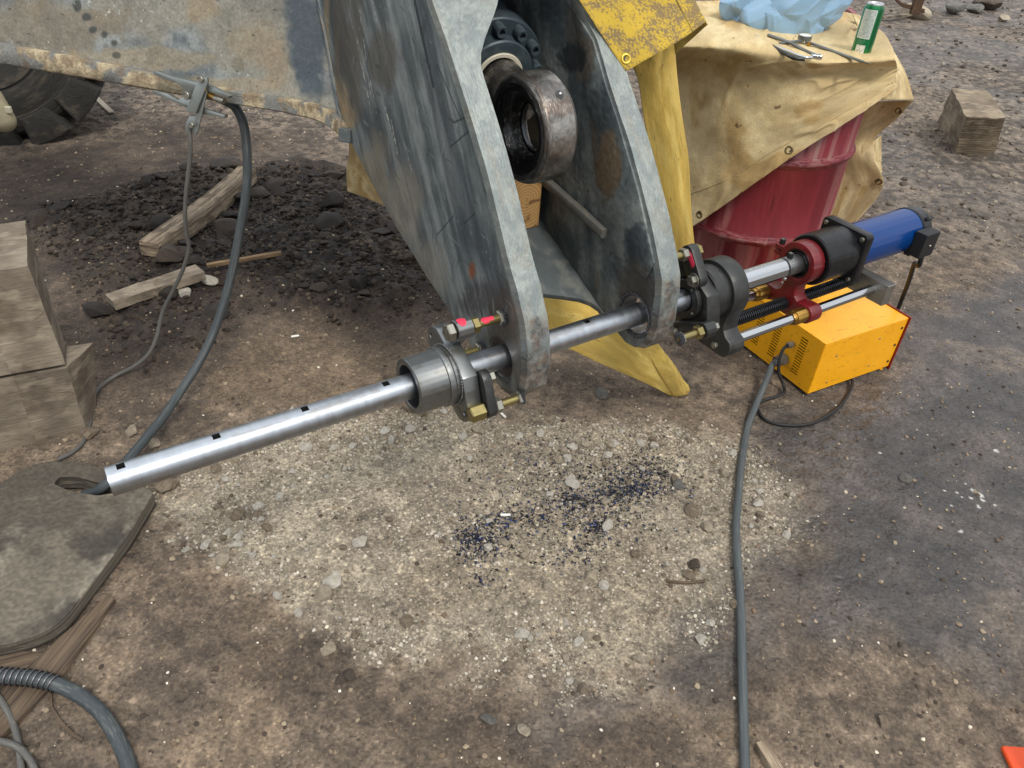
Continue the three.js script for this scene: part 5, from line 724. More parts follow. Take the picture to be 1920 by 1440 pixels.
// ---------------------------------------------------------------- earth clamp on the beam flange with its two cables
{
  const off = 0.062, c0 = onB(350, 185, off), t = thing('earth_clamp', 'zinc plated earth clamp biting the beam flange', 'clamp', c0), L = (x, y, o = off) => onB(x, y, o).sub(c0), mz = std({ map: wearMap(0x9fa6a3, 0x7f8580, 0.6, 5), metalness: 0.75, roughness: 0.4 });
  const pl = (pts, d, m, n, o = off) => part(t, n, plate(pts.map(([x, y]) => L(x, y, o)), bn.clone().negate(), d, null, 0.001), m);
  const Z = (l) => l.map(([x, y]) => [260 + x * 0.1146, 120 + y * 0.1146]);
  pl(Z([[235, 120], [300, 115], [560, 215], [950, 300], [1110, 330], [1500, 520], [1450, 560], [1100, 440], [880, 470], [840, 560], [740, 500], [700, 370], [600, 310], [380, 240], [240, 175]]), 0.016, mz, 'upper_jaw');
  pl(Z([[210, 430], [450, 480], [640, 590], [740, 520], [830, 560], [1040, 730], [1330, 810], [1410, 830], [1400, 885], [1060, 830], [780, 720], [620, 640], [240, 490]]), 0.014, mz, 'lower_jaw', off - 0.004);
  pl(Z([[985, 215], [1120, 225], [1130, 300], [930, 810], [760, 780]]), 0.006, mz, 'clamp_bracket', off + 0.014); pl(Z([[1130, 300], [1110, 480], [970, 1090], [930, 1170], [885, 1150], [930, 810]]), 0.004, mz, 'bracket_tail', off + 0.006); pl(Z([[770, 960], [830, 850], [930, 850], [940, 960], [930, 1160], [890, 1150], [870, 1060], [830, 1060], [815, 1140], [765, 1120]]), 0.004, mz, 'cable_shoe', off + 0.004);
  for (const [x, y, r] of [[1035, 250, 0.008], [800, 515, 0.01], [885, 1000, 0.007]]) { const [X, Y] = Z([[x, y]])[0], g = cylZ(r, 0, 0.008); g.applyQuaternion(new THREE.Quaternion().setFromUnitVectors(V3(0, 0, 1), bn)); const p = L(X, Y, off + 0.013); g.translate(p.x, p.y, p.z); part(t, 'rivet', g, mBoltGrey); }
  { const [a, b] = [[1120, 490], [1250, 550]].map(p => L(...Z([p])[0], off - 0.006)); part(t, 'copper_lug', rod(a, b, 0.007), mBrass); const [c, d] = [[1240, 555], [1400, 610]].map(p => L(...Z([p])[0], off - 0.006)); part(t, 'cable_lug', rod(c, d, 0.008), mBoltGrey); }
  const dC = -c0.z;
  const hang = (l, r) => l.map(([x, y, h]) => { const p = onY(x, y, h || r); if (!h) p.y = gh(p.x, p.z) + r; else p.y = Math.max(p.y, gh(p.x, p.z) + r); return p; });
  const thin = hang([[355, 238, 0.765], [357, 265, 0.73], [356, 300, 0.68], [350, 350, 0.605], [347, 400, 0.525], [350, 440, 0.455], [354, 462, 0.415], [345, 500, 0.345], [322, 550, 0.25], [305, 585, 0.185], [291, 640, 0.1], [275, 668, 0.06], [250, 688, 0.03], [215, 705], [185, 728], [171, 760], [167, 795], [155, 828], [135, 848], [110, 860]], 0.0058);
  solo('thin_earth_cable', cable(thin, 0.0058, 160, 10), mCableLight, 'thin grey cable hanging from the clamp shoe to the timber stack', 'cable');
  const thick = hang([[420, 188, 0.81], [440, 200, 0.8], [455, 228, 0.765], [462, 270, 0.705], [464, 320, 0.635], [459, 380, 0.55], [450, 430, 0.475], [441, 480, 0.4], [430, 530, 0.325], [416, 580, 0.255], [397, 632, 0.185], [370, 685, 0.13], [338, 735, 0.095], [304, 785, 0.08], [270, 826, 0.075], [240, 862, 0.075], [216, 890, 0.074], [196, 910, 0.06], [178, 922, 0.035], [158, 928, 0.02]], 0.0125);
  solo('thick_earth_cable', cable(thick, 0.0125, 180, 14), mCable, 'thick dark cable hanging from the clamp into the slot of the rubber pad', 'cable');
}

// ---------------------------------------------------------------- loader wheel under the beam
{
  const c = V3(-2.68, 0.585, -3.85), R = 0.62, w = thing('lugged_tyre', 'big muddy lugged tyre of the loader below the beam', 'wheel', V3(c.x, 0, c.z)); w.rotation.y = 0.32;
  const mT = std({ map: wearMap(0x2e2c29, 0x4d463b, 0.8, 9), roughness: 0.9, bumpMap: bumpSteel, bumpScale: 0.006 }), up = g => { g.translate(0, c.y, 0); return g; };
  const tyre = part(w, 'tyre', up(latZ([[0.22, -0.18], [0.26, -0.2], [0.36, -0.23], [0.46, -0.24], [0.53, -0.22], [0.565, -0.17], [0.57, 0.17], [0.54, 0.215], [0.5, 0.235], [0.47, 0.236], [0.465, 0.23], [0.44, 0.232], [0.4, 0.236], [0.36, 0.23], [0.34, 0.215], [0.33, 0.222], [0.27, 0.2], [0.22, 0.18]], 0, 0, 80)), mT);
  const n = 15; for (let i = 0; i < n; i++) { const a = i / n * 6.2832 + 0.1, h = Math.PI / n * 0.83, pts = []; for (let k = 0; k <= 6; k++) { const t = a - h + 2 * h * k / 6; pts.push([Math.cos(t) * R, Math.sin(t) * R]); } for (let k = 6; k >= 0; k--) { const t = a - h * 0.86 + 2 * h * 0.86 * k / 6; pts.push([Math.cos(t) * 0.475, Math.sin(t) * 0.475]); } part(tyre, 'tread_lug', up(prismZ(pts, 0.02, 0.246, 0.012)), mT); part(tyre, 'tread_lug', up(prismZ(pts, -0.246, -0.02, 0.012)).rotateZ(0), mT); }
  part(w, 'rim', up(latZ([[0.23, 0.18], [0.22, 0.17], [0.2, 0.1], [0.18, 0.08], [0.12, 0.1], [0, 0.1]], 0, 0, 60)), std({ map: wearMap(0x9a8442, 0x6f6040, 0.8, 6), roughness: 0.7 }));
  const k = onZ(-6, 205, 3.5), g = new THREE.CapsuleGeometry(0.055, 0.1, 8, 24); g.rotateZ(0.25); const kb = thing('plastic_bottle', 'pale rounded plastic bottle end with a small tab beside the tyre', 'bottle', k); part(kb, 'bottle_body', g, std({ map: wearMap(0xb6ab8c, 0x978b6d, 0.7, 5), roughness: 0.55 })); part(kb, 'tab', box(0.026, 0.03, 0.02, 0.062, 0.006, 0.01, 0.004), std({ color: 0xc4bda6, roughness: 0.6 }));
  const ar = new THREE.CylinderGeometry(0.02, 0.02, 0.5, 16); ar.rotateZ(Math.PI / 2); ar.translate(-0.28, 0, 0); part(kb, 'neck', ar, mInner);
}

// ---------------------------------------------------------------- timber
const gy = (x, y, h = 0) => { const p = onY(x, y, h); return p; };
{ // two baulks on the left
  const A = gy(163, 808), F = gy(0, 845), e = F.clone().sub(A).normalize(), h1 = 0.245, h2 = 0.52, tf = gy(52, 498, h2), tb = gy(47, 412, h2), mf = gy(123, 682, h1);
  const far = (p, l) => p.clone().addScaledVector(e, l), Y = (p, h) => V3(p.x, h, p.z), bk = gy(181, 802).sub(A).setLength(0.16);
  const bk2 = V3(-0.12, 0, -0.22), mid = h1 - 0.004;
  const low = hexa([far(A, 0.75), A, A.clone().add(V3(-0.02, 0, -0.1)), far(A, 0.75).add(V3(-0.02, 0, -0.1)), Y(far(mf, 0.75), mid), Y(mf, mid), Y(mf.clone().add(V3(0.005, 0, -0.13)), mid - 0.01), Y(far(mf, 0.75).add(V3(0.005, 0, -0.13)), mid)], 10, 0.008, 1.6);
  low.translate(0, -0.006, 0); solo('timber_baulk', low, mWoodPale, 'weathered timber baulk at the bottom of the stack beside the rubber pad', 'timber', 'stacked timber baulks');
  const ub = gy(121, 640, h1), upg = hexa([Y(far(mf, 0.75), h1 + 0.002), Y(mf, h1 + 0.002), Y(ub, h1 + 0.002), Y(far(ub, 0.75), h1 + 0.002), Y(far(tf, 0.75), h2), Y(tf, h2), Y(tb, h2 - 0.004), Y(far(tb, 0.75), h2)], 10, 0.008, 1.6);
  solo('timber_baulk', upg, mWoodPale, 'weathered timber baulk lying on top of the stack on the left', 'timber', 'stacked timber baulks');
}
{ // square block out on the mud
  const H = 0.25, T = [[1812, 219], [1886, 222], [1852, 169], [1784, 165]].map(a => onY(...a, H)), p = [gy(1790, 287), gy(1866, 291), T[2].clone().add(V3(0.03, 0, 0.02)), gy(1757, 226)].map(q => { q.y = -0.01; return q; });
  solo('timber_block', hexa([...p, ...T], 8, 0.02, 1.2), std({ map: woodTexSoft(0x6d604f, 0x8b7d68, 0x463c30), bumpMap: woodBump(3, 20), bumpScale: 0.006, roughness: 0.92 }), 'short thick grey timber block lying on the mud beyond the drum', 'wood block');
}
function beamLog(name, A, B, w, h, mat, label, bend = 0, group) { // split timber from A to B
  const d = B.clone().sub(A), L = d.length(); d.normalize(); const s = V3(0, 0, 0).crossVectors(d, V3(0, 1, 0)).normalize(), u = V3(0, 0, 0).crossVectors(s, d), C = (p, a, b) => p.clone().addScaledVector(s, a * w / 2).addScaledVector(u, b * h / 2);
  const g = hexa([C(A, -1, -1), C(B, -1, -1), C(B, 1, -1), C(A, 1, -1), C(A, -0.9, 1), C(B, -0.9, 1), C(B, 0.95, 1), C(A, 0.95, 1)], 12, Math.min(w, h) * 0.14, 3);
  if (bend) { const p = g.attributes.position; for (let i = 0; i < p.count; i++) { const v = V3(p.getX(i), p.getY(i), p.getZ(i)), t = v.clone().sub(A).dot(d) / L; v.addScaledVector(s, bend * Math.sin(t * Math.PI)); p.setXYZ(i, v.x, v.y, v.z); } }
  return solo(name, g, mat, label, 'wood', group);
}
const onG = (x, y, h = 0) => { const p = onY(x, y, h); p.y = gh(p.x, p.z) + h; return p; };
beamLog('split_post', onG(287, 492, 0.05), onG(468, 345, 0.06), 0.085, 0.06, mWoodGrey, 'cracked split timber post lying on the dark soil heap', 0.015);
beamLog('short_board', onG(212, 584, 0.045), onG(380, 527, 0.05), 0.075, 0.03, mWoodPale, 'short grey board lying below the split post', 0);
beamLog('thin_lath', onG(392, 516, 0.05), onG(532, 506, 0.045), 0.018, 0.012, std({ map: woodTex(0x7a6549, 0x94795a, 0x4a3a28, 2, 10), roughness: 0.9 }), 'thin tan lath on the dark soil heap', 0);
beamLog('short_stick', onG(1426, 1392, 0.012), onG(1472, 1470, 0.012), 0.026, 0.022, mWoodGrey, 'short grey stick lying beside the thick grey cable', 0);
beamLog('thin_splinter', onG(1250, 1088, 0.004), onG(1322, 1090, 0.004), 0.007, 0.005, mWoodBrown, 'thin brown splinter on the gravel near the grey cable', 0.006);
beamLog('pale_strip', onG(172, 175, 0.008), onG(210, 214, 0.01), 0.03, 0.006, std({ map: wearMap(0xb5aa96, 0x8f8573, 0.6, 4), roughness: 0.9 }), 'pale wooden strip on the ground beside the tyre', 0);
beamLog('far_lath', onG(1655, 31, 0.03), onG(1712, 27, 0.03), 0.04, 0.02, mWoodPale, 'pale lath leading to the rock behind the can', 0);
beamLog('dry_twig', onG(97, 1296, 0.004), onG(97, 1328, 0.004), 0.006, 0.005, mWoodBrown, 'thin brown twig by the sprung hose, straight upper piece', 0); beamLog('dry_twig', onG(98, 1328, 0.004), onG(156, 1391, 0.004), 0.006, 0.005, mWoodBrown, 'thin brown twig by the sprung hose, long lower piece', 0.006);
{ // planks under the pad
  const pl = (px, h0, h1) => { const s = new THREE.Shape(px.map(([x, y]) => { const p = onY(x, y, h1); return new THREE.Vector2(p.x, -p.z); })), g = new THREE.ExtrudeGeometry(s, { depth: h1 - h0, bevelEnabled: true, bevelSize: 0.002, bevelThickness: 0.002, bevelSegments: 1 }); g.rotateX(-Math.PI / 2); g.translate(0, h0, 0); const q = g.attributes.position, uv = g.attributes.uv, a = onY(...px[0], h1), b = onY(...px[3], h1), d = b.clone().sub(a).normalize(); for (let i = 0; i < q.count; i++) { const x = q.getX(i), z = q.getZ(i); uv.setXY(i, (x * d.x + z * d.z) * 2, (-x * d.z + z * d.x) * 5 + q.getY(i) * 3); } return crease(g, 0.4); };
  solo('ground_plank', pl([[203, 1116], [213, 1124], [118, 1262], [-60, 1440], [-140, 1390], [40, 1262], [120, 1190]], -0.01, 0.016), mWoodBrown, 'long brown plank on the ground beside the rubber pad', 'plank', 'planks under the pad');
  solo('ground_plank', pl([[86, 1226], [30, 1285], [-60, 1370], [-200, 1300], [-60, 1215]], -0.012, 0.013), mWoodBrown, 'short brown plank poking out from under the pad corner', 'plank', 'planks under the pad');
  // thick pad with a hand slot
  const o = rounded([[-170, 1010, 0], [70, 862], [170, 868], [290, 922], [236, 1010], [104, 1182], [-20, 1218], [-260, 1190]].map(([x, y]) => { const p = onY(x, y, 0.05); return [p.x, -p.z, x > 200 ? 0.02 : 0.055]; }), 0.05, 7), s = new THREE.Shape(o.map(p => new THREE.Vector2(...p)));
  const hole = rounded([[98, 908], [110, 893], [145, 893], [215, 911], [215, 926], [181, 931], [128, 922]].map(([x, y]) => { const p = onY(x, y, 0.05); return [p.x, -p.z]; }), 0.008, 4); s.holes.push(new THREE.Path(hole.map(p => new THREE.Vector2(...p))));
  const g = new THREE.ExtrudeGeometry(s, { depth: 0.032, bevelEnabled: true, bevelSize: 0.003, bevelOffset: -0.003, bevelThickness: 0.003, bevelSegments: 2 }); g.rotateX(-Math.PI / 2); g.translate(0, 0.015, 0);
  planarUV(g, (x, y, z) => y > 0.044 ? [0.05 + (x + 1.7) * 0.5, 0.12 + (z + 1.7) * 0.5] : [x * 0.5 + 0.9, 0.01 + 0.06 * y / 0.05]);
  solo('rubber_pad', crease(g, 0.5), std({ map: tex(1024, 1024, (u, v) => { const a = fbm(u * 9, v * 9, 5), b = fbm(u * 60, v * 60, 3), c2 = fbm(u * 8 + 9, v * 9, 4); let c = mix(rgb(0x37342e), rgb(0x4b463d), b); const top = v < 0.09 ? 0.12 : 1; c = mix(c, rgb(0x7f786a), top * 0.85 * sm(0.46, 0.62, a * 0.75 + b * 0.25)); c = mix(c, rgb(0x575045), top * 0.6 * sm(0.52, 0.66, c2)); const k = 0.85 + 0.3 * vn(u * 300, v * 300); return [c[0] * k, c[1] * k, c[2] * k]; }), roughness: 0.9, bumpMap: bumpSteel, bumpScale: 0.004 }), 'thick dusty black pad with rounded corners and a hand slot', 'pad');
}
{ // hoses in the corner
  const l = [[-70, 1258], [0, 1272], [60, 1275], [98, 1281], [140, 1296], [178, 1323], [208, 1362], [228, 1402], [242, 1445], [250, 1520]].map(([x, y]) => { const p = onY(x, y, 0.035); p.y = gh(p.x, p.z) + 0.02 + 0.016 * sm(200, 40, x); return p; }), R = 0.0145;
  const h = thing('sprung_hose', 'dark rubber hose with a coiled spring sleeve lying over the plank', 'hose', l[3].clone().setY(0)), loc = l.map(p => p.clone().sub(h.position)); part(h, 'hose', cable(loc, R, 120, 16), mCable);
  const cv = new THREE.CatmullRomCurve3(loc, false, 'centripetal'), hel = []; for (let i = 0; i <= 17 * 16; i++) { const t = 0.02 + 0.345 * i / (17 * 16), p = cv.getPointAt(t), d = cv.getTangentAt(t), s = V3(0, 0, 0).crossVectors(d, V3(0, 1, 0)).normalize(), u = V3(0, 0, 0).crossVectors(s, d), a = i / 16 * 6.2832; hel.push(p.addScaledVector(s, Math.cos(a) * (R + 0.002)).addScaledVector(u, Math.sin(a) * (R + 0.002))); }
  part(h, 'spring_sleeve', tube(hel, 0.0021, 600, 6), std({ color: 0x77777a, metalness: 0.9, roughness: 0.35 }));
  const lay = (a, r) => a.map(([x, y]) => { const p = onY(x, y, r); p.y = Math.max(gh(p.x, p.z), 0.0) + r + 0.012 * sm(60, 0, x); return p; });
  solo('thin_cable', cable(lay([[-40, 1290], [-5, 1308], [18, 1340], [32, 1378], [38, 1410], [42, 1450], [46, 1510]], 0.0065), 0.0065, 50, 10), mCableLight, 'thin grey cable curving down beside the sprung hose', 'cable'); const l2 = lay([[-40, 1404], [0, 1402], [35, 1408], [58, 1428], [70, 1460], [76, 1510]], 0.0065); l2.forEach((p, i) => { if (i < 4) p.y += 0.012; }); solo('thin_cable', cable(l2, 0.0065, 50, 10), mCableLight, 'thin grey cable crossing over another near the plank end', 'cable');
}
{ // orange corner of something at the lower right edge
  const p = onY(1945, 1470), g = new THREE.ConeGeometry(0.1, 0.3, 40, 1, true); const c = thing('traffic_cone', 'orange plastic cone just showing at the lower right corner', 'cone', V3(p.x + 0.055, 0, p.z + 0.03)); const b = box(0.2, 0.014, 0.2, 0, 0.007, 0, 0.006); const cg = new THREE.LatheGeometry([[0.075, 0.014], [0.03, 0.22], [0.022, 0.225], [0.018, 0.215]].map(q => new THREE.Vector2(...q)), 40); part(c, 'cone_shell', cg, std({ color: 0xe0501c, roughness: 0.5 })); part(c, 'cone_base', b, std({ color: 0xe0501c, roughness: 0.5 }));
}
{ // bent rusty bracket on a rock far right
  const p = onG(1712, 42), t = thing('rusty_bracket', 'bent rusty iron strap propped on the pale rock behind the can', 'bracket', p), mr = std({ map: wearMap(0x4e3a28, 0x6b5238, 0.8, 6), roughness: 0.85 });
  const P = (x, y) => onZ(x, y, -p.z - 0.05).sub(p); part(t, 'strap', sheet([[P(1672, -16), P(1690, 4), P(1712, 10), P(1734, 17)], [P(1672, -6), P(1690, 12), P(1711, 18), P(1733, 25)]], 16, 4, 0.012), mr); part(t, 'upright', box(0.09, 0.3, 0.05, P(1725, -6).x, P(1725, -6).y, P(1725, -6).z, 0.006), mr);
}
{ // scraps
  const butt = (x, y, a, label) => { const p = onG(x, y, 0.004), g = new THREE.CylinderGeometry(0.0038, 0.0038, 0.026, 12); g.rotateZ(Math.PI / 2); g.rotateY(a); g.translate(p.x, p.y, p.z); solo('cigarette_butt', g, std({ color: 0xdedcd4, roughness: 0.8 }), label, 'cigarette butt', 'cigarette butts'); };
  butt(948, 962, 0.1, 'white cigarette butt among the metal shavings'); butt(553, 629, 0.4, 'white cigarette butt on bare earth below the soil heap'); butt(943, 779, -0.9, 'white cigarette butt beside the lower stud of the bearing support');
  const q = onG(778, 488, 0.02), s = sheet([[V3(-0.02, 0.03, 0), V3(0, 0.036, 0.01), V3(0.018, 0.03, 0)], [V3(-0.018, 0.01, 0.012), V3(0, 0.02, 0.02), V3(0.02, 0.008, 0.01)], [V3(-0.02, -0.02, 0), V3(0.004, -0.014, 0.012), V3(0.024, -0.02, 0)]].map(r => r.map(v => v.add(q))), 10, 10, 0.0015); solo('blue_scrap', s, std({ color: 0x6fa3c4, roughness: 0.5 }), 'scrap of light blue plastic on the soil heap by the lug', 'scrap');
}

// ---------------------------------------------------------------- stones, clods, gravel, shavings
function rockGeo(sd_, flat = 0.7, det = 2) { const g = mergeVertices(new THREE.IcosahedronGeometry(1, det).deleteAttribute('uv').deleteAttribute('normal')), p = g.attributes.position, v = V3(0, 0, 0), pl = []; let s = sd_ * 7919 + 13; const r = () => { s = (s * 1664525 + 1013904223) >>> 0; return s / 4294967296; }; for (let i = 0; i < 9; i++) pl.push([V3(r() - 0.5, r() - 0.5, r() - 0.5).normalize(), 0.5 + 0.35 * r()]); for (let i = 0; i < p.count; i++) { v.fromBufferAttribute(p, i); for (const [n, d] of pl) { const k = v.dot(n) - d; if (k > 0) v.addScaledVector(n, -k * 0.94); } const f = 1 + 0.24 * (n3(v.x * 2 + sd_, v.y * 2, v.z * 2) - 0.5); p.setXYZ(i, v.x * f, v.y * f * flat, v.z * f); } g.computeVertexNormals(); const q = crease(g, 0.32); planarUV(q, (x, y, z) => [x * 0.4 + y * 0.2, z * 0.4 + y * 0.3]); return q; }
const rockVar = [0, 1, 2, 3, 4, 5, 6].map(i => rockGeo(i + 1, 0.72 + 0.06 * (i % 3), 3));
const stoneMat = (a, b) => std({ map: wearMap(a, b, 0.8, 4, 256), roughness: 0.95, bumpMap: fine, bumpScale: 0.002 });
const SM = { pale: stoneMat(0xb4a893, 0x968873), white: stoneMat(0xd2ccbf, 0xb5ac9b), brown: stoneMat(0x8e806d, 0x6f604e), dark: stoneMat(0x5c5147, 0x463c33), grey: stoneMat(0x77756f, 0x5f5c55) };
function stone(x, y, d, kind, label, group, flat = 1) { const p = onG(x, y), dist = p.distanceTo(EYE), r = d * dist / FPX / 2, m = solo('stone', rockVar[Math.floor(rnd() * 7)], SM[kind], label, 'stone', group); m.scale.set(r * rr(0.9, 1.15), r * flat * rr(0.8, 1), r * rr(0.8, 1.05)); m.rotation.set(rr(-0.35, 0.35), rnd() * 6.28, rr(-0.35, 0.35)); m.position.set(p.x, p.y + r * 0.36 * flat, p.z); return m; }
const stones = [
  [398, 545, 30, 'white', 'white stone beside the short grey board'], [353, 574, 26, 'white', 'smaller white stone below the end of the short board'], [420, 1052, 34, 'pale', 'largest pale stone in the gravel before the pad'], [308, 916, 38, 'brown', 'brown stone against the pad under the bar end'], [170, 815, 30, 'brown', 'brown stone under the thin cable by the baulk'],
  [763, 1168, 30, 'brown', 'round brown stone alone in the gravel'], [617, 1221, 30, 'pale', 'pale stone at the lower edge of the gravel'], [655, 1268, 26, 'dark', 'dark stone half buried in bare earth below the gravel'], [640, 1276, 22, 'dark', 'thin dark stone leaning on a buried dark stone'], [917, 1353, 32, 'grey', 'flat grey stone on bare earth'], [982, 1371, 28, 'pale', 'pale stone next to a flat grey one on bare earth'],
  [1128, 741, 30, 'grey', 'grey stone alone below the yellow blanket'], [1273, 907, 26, 'grey', 'smooth grey stone at the end of the shavings streak'], [1135, 940, 20, 'pale', 'pale stone between two patches of shavings'], [1298, 957, 26, 'brown', 'brown stone right of the shavings'], [1300, 1060, 28, 'dark', 'dark brown angular stone above the brown splinter'], [1698, 897, 22, 'grey', 'grey stone on the wet slaty mud'], [1660, 1358, 28, 'brown', 'long brown stone on the earth near the lower right'],
  [625, 1097, 42, 'white', 'crumbled white stone, biggest of the gravel'], [606, 1116, 34, 'pale', 'pale stone touching the crumbled white one'], [985, 1041, 20, 'pale', 'pale stone just below the cigarette butt'], [1132, 1098, 20, 'white', 'white chip of stone in the lower gravel'], [770, 770, 30, 'brown', 'brown stone under the bearing sleeve'], [445, 968, 28, 'brown', 'brown stone in the gravel below the bar'], [480, 970, 22, 'brown', 'smaller brown stone beside another below the bar'],
  [388, 1027, 20, 'white', 'white stone at the gravel edge near the pad corner'], [560, 1152, 20, 'white', 'white stone on the lower left gravel rim'], [290, 836, 24, 'pale', 'pale stone beside the thick cable near the bar'], [247, 810, 26, 'pale', 'pale stone between the baulk and the thick cable'], [1325, 988, 24, 'pale', 'pale stone beside the grey cable in the gravel'], [1420, 945, 22, 'white', 'white stone on the far side of the grey cable'], [1475, 1003, 18, 'white', 'white stone at the right tip of the gravel'], [1195, 1235, 20, 'pale', 'pale stone in the lowest corner of the gravel'], [1068, 1275, 16, 'white', 'white stone at the bottom of the gravel'], [1060, 1230, 20, 'pale', 'pale stone in the lower middle gravel']];
for (const [x, y, d, k, l] of stones) stone(x, y, d, k, l, undefined, /flat|long/.test(l) ? 0.5 : 1);
for (const [x, y, d, k, l] of [[1714, 32, 46, 'pale', 'pale angular rock under the rusty strap'], [1786, 24, 36, 'grey', 'grey rock slab at the far edge of the mud'], [1826, 21, 28, 'grey', 'smaller grey rock beside the far slab'], [1848, 14, 40, 'dark', 'dark flat rock beyond the far slabs'], [1880, 38, 20, 'pale', 'pale rock on the far mud']]) stone(x, y, d, k, l, undefined, 0.8);
// more stones of the gravel patch, alike but for their place
const gravD = cached((x, z) => sd(GRAVEL, x, z)); const inPatch = () => { for (;;) { const x = rr(-1.0, 1.05), z = rr(-1.95, -0.85); const rim = sm(-0.32, -0.02, gravD(x, z)); if (rnd() < gravel(x, z) * (0.45 + 0.55 * rim) * (0.12 + 0.88 * sm(0.4, 0.62, fbm(x * 6 + 1, z * 6, 3)))) return [x, z]; } };
for (let i = 0; i < 260; i++) { const [x, z] = inPatch(), r = 0.006 + 0.012 * Math.pow(rnd(), 2.4), k = rnd(), m = solo('pebble', rockVar[i % 7], k < 0.45 ? SM.white : k < 0.88 ? SM.pale : SM.brown, 'small pebble in the gravel patch below the bar', 'pebble', 'pebbles of the gravel patch'); m.position.set(x, gh(x, z) + r * 0.25, z); m.scale.set(r * rr(0.8, 1.3), r * rr(0.9, 1.3), r); m.rotation.set(rr(-0.5, 0.5), rnd() * 6.28, rr(-0.5, 0.5)); }
const PB = [-2.4, 0.1, -3.4, -1.75];
const inPile = () => { for (;;) { const x = rr(-2.3, 0.1), z = rr(-3.5, -1.7); if (rnd() < pile(x, z)) return [x, z]; } };
const clodMats = [stoneMat(0x2c241d, 0x1f1914), stoneMat(0x40352a, 0x2c231b)]; for (const m of clodMats) m.roughness = 0.72;
for (let i = 0; i < 120; i++) { const [x, z] = inPile(), r = 0.014 + 0.05 * Math.pow(rnd(), 2.4), m = solo('soil_clod', rockVar[i % 7], clodMats[i % 2], 'dark clod of soil on the heap behind the split post', 'clod', 'clods of the soil heap'); m.position.set(x, gh(x, z) + r * 0.2, z); m.scale.set(r * rr(0.8, 1.4), r * rr(0.5, 0.9), r * rr(0.8, 1.2)); m.rotation.set(rr(-0.4, 0.4), rnd() * 6.28, rr(-0.4, 0.4)); }
// uncountable small stuff
function scatter(name, geo, mat, n, spot, size, cols, label, category, sink = 0.2) {
  const im = new THREE.InstancedMesh(geo, mat, n), o = new THREE.Object3D(), c = new THREE.Color(); im.name = name; shade(im);
  for (let i = 0; i < n; i++) { const [x, z] = spot(), s = size(x, z); o.position.set(x, gh(x, z) + s * sink, z); o.scale.set(s * rr(0.8, 1.3), s * rr(0.6, 1), s * rr(0.8, 1.2)); o.rotation.set(rr(-0.5, 0.5), rnd() * 6.28, rr(-0.5, 0.5)); o.updateMatrix(); im.setMatrixAt(i, o.matrix); const h = cols[Math.floor(rnd() * cols.length)]; c.set(h).multiplyScalar(rr(0.8, 1.15)); im.setColorAt(i, c); }
  scene.add(im); return tag(im, label, category, null, 'stuff');
}
const mGrain = std({ color: 0xffffff, roughness: 0.95 }), grit = rockGeo(11, 0.7, 1);
scatter('gravel', grit, mGrain, 26000, inPatch, () => 0.0009 + 0.0046 * Math.pow(rnd(), 3.6), [0x928978, 0x817665, 0xa69d8c, 0x70665a, 0xb8b0a2, 0x877d6e], 'fine pale gravel spread below the bar', 'gravel');
scatter('crumbled_soil', grit, mGrain, 9000, inPile, () => 0.003 + 0.011 * Math.pow(rnd(), 2.4), [0x2c241d, 0x211a15, 0x332a22, 0x3c3229, 0x2a221b, 0x4e4438], 'crumbled dark soil of the heap', 'soil');
const anyNear = () => { for (;;) { const x = rr(-2.4, 2.6), z = -0.7 - 4.9 * Math.pow(rnd(), 1.3); if (Math.abs(x) < 0.75 * -z + 0.45) return [x, z]; } };
scatter('earth_crumbs', grit, mGrain, 15000, anyNear, (x, z) => (0.0012 + 0.006 * Math.pow(rnd(), 3.4)) * (1 + 0.35 * sm(-2, -5, z)), [0x6b5b49, 0x574a3d, 0x80705c, 0x433a31, 0x8f816c], 'crumbs of brown earth over the yard', 'earth');
scatter('pale_grit', grit, mGrain, 1500, anyNear, (x, z) => 0.001 + 0.0045 * Math.pow(rnd(), 3.5), [0xc5bba8, 0xb0a48f, 0xd6cfc0], 'pale grit scattered over the earth', 'grit');
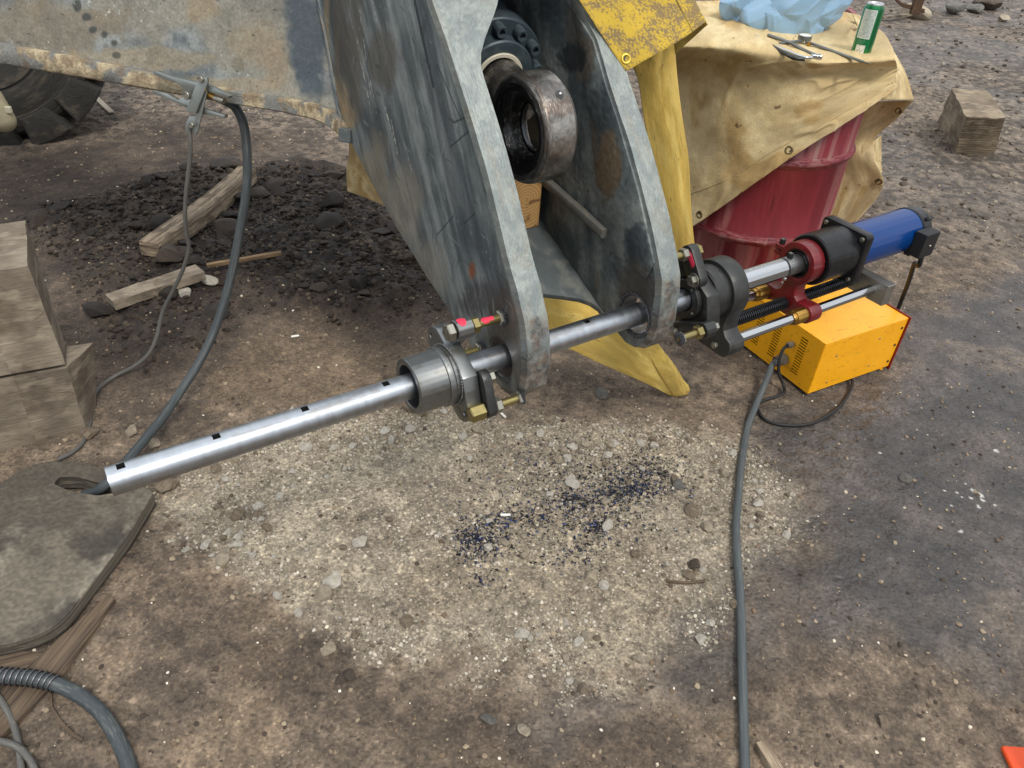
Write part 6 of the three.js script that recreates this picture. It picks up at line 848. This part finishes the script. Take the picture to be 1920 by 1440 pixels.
const farSpot = () => { const z = -3.2 - 7 * rnd(), x = rr(0.9, 1.2 - z * 0.75); return [x, z]; };
scatter('far_rubble', grit, mGrain, 4500, farSpot, () => 0.003 + 0.02 * Math.pow(rnd(), 4.5), [0x5f564c, 0x6f665a, 0x544b43, 0x857b6d, 0x4a423b], 'trodden rubble on the far mud', 'rubble');
{ // curled drill chips
  const pos = [], idx = [], n = 5; for (let i = 0; i <= n; i++) { const a = i / n * 4.2; for (const w of [-0.35, 0.35]) pos.push(Math.cos(a) * (0.6 + i * 0.05), Math.sin(a) * 0.55 + 0.3, w + i * 0.16 - 0.4); } for (let i = 0; i < n; i++) { const a = i * 2; idx.push(a, a + 1, a + 2, a + 1, a + 3, a + 2); } const g = new THREE.BufferGeometry(); g.setAttribute('position', new THREE.Float32BufferAttribute(pos, 3)); g.setIndex(idx); g.computeVertexNormals();
  const cl = [[905, 1005, 48, 36, 2.6], [890, 1020, 42, 34, 1.5], [1195, 915, 75, 14, 1.6], [1170, 925, 34, 18, 0.7], [1082, 936, 50, 22, 1.3], [1120, 990, 24, 16, 1.1], [1150, 900, 110, 70, 4.5], [1215, 880, 60, 34, 2.2], [1060, 960, 170, 75, 5.5], [980, 970, 60, 16, 0.9], [905, 1080, 40, 24, 0.5], [1080, 1040, 60, 30, 0.8], [1010, 860, 120, 40, 1.3]], tot = cl.reduce((s, c) => s + c[4], 0), gs = () => (rnd() + rnd() + rnd() - 1.5) / 0.9;
  const spot = () => { let t = rnd() * tot, c; for (c of cl) { t -= c[4]; if (t < 0) break; } const p = onY(c[0] + gs() * c[2], c[1] + gs() * c[3]); return [p.x, p.z]; };
  scatter('metal_shavings', g, std({ color: 0xffffff, metalness: 0.75, roughness: 0.32 }), 4600, spot, () => 0.002 + 0.005 * rnd() * rnd(), [0x1c1e22, 0x16181c, 0x2a2d34, 0x222a48, 0x44484e, 0x666b74, 0x2c3864], 'dark blued metal shavings strewn on the gravel', 'shavings', 0.3);
}
renderer.render(scene, camera);
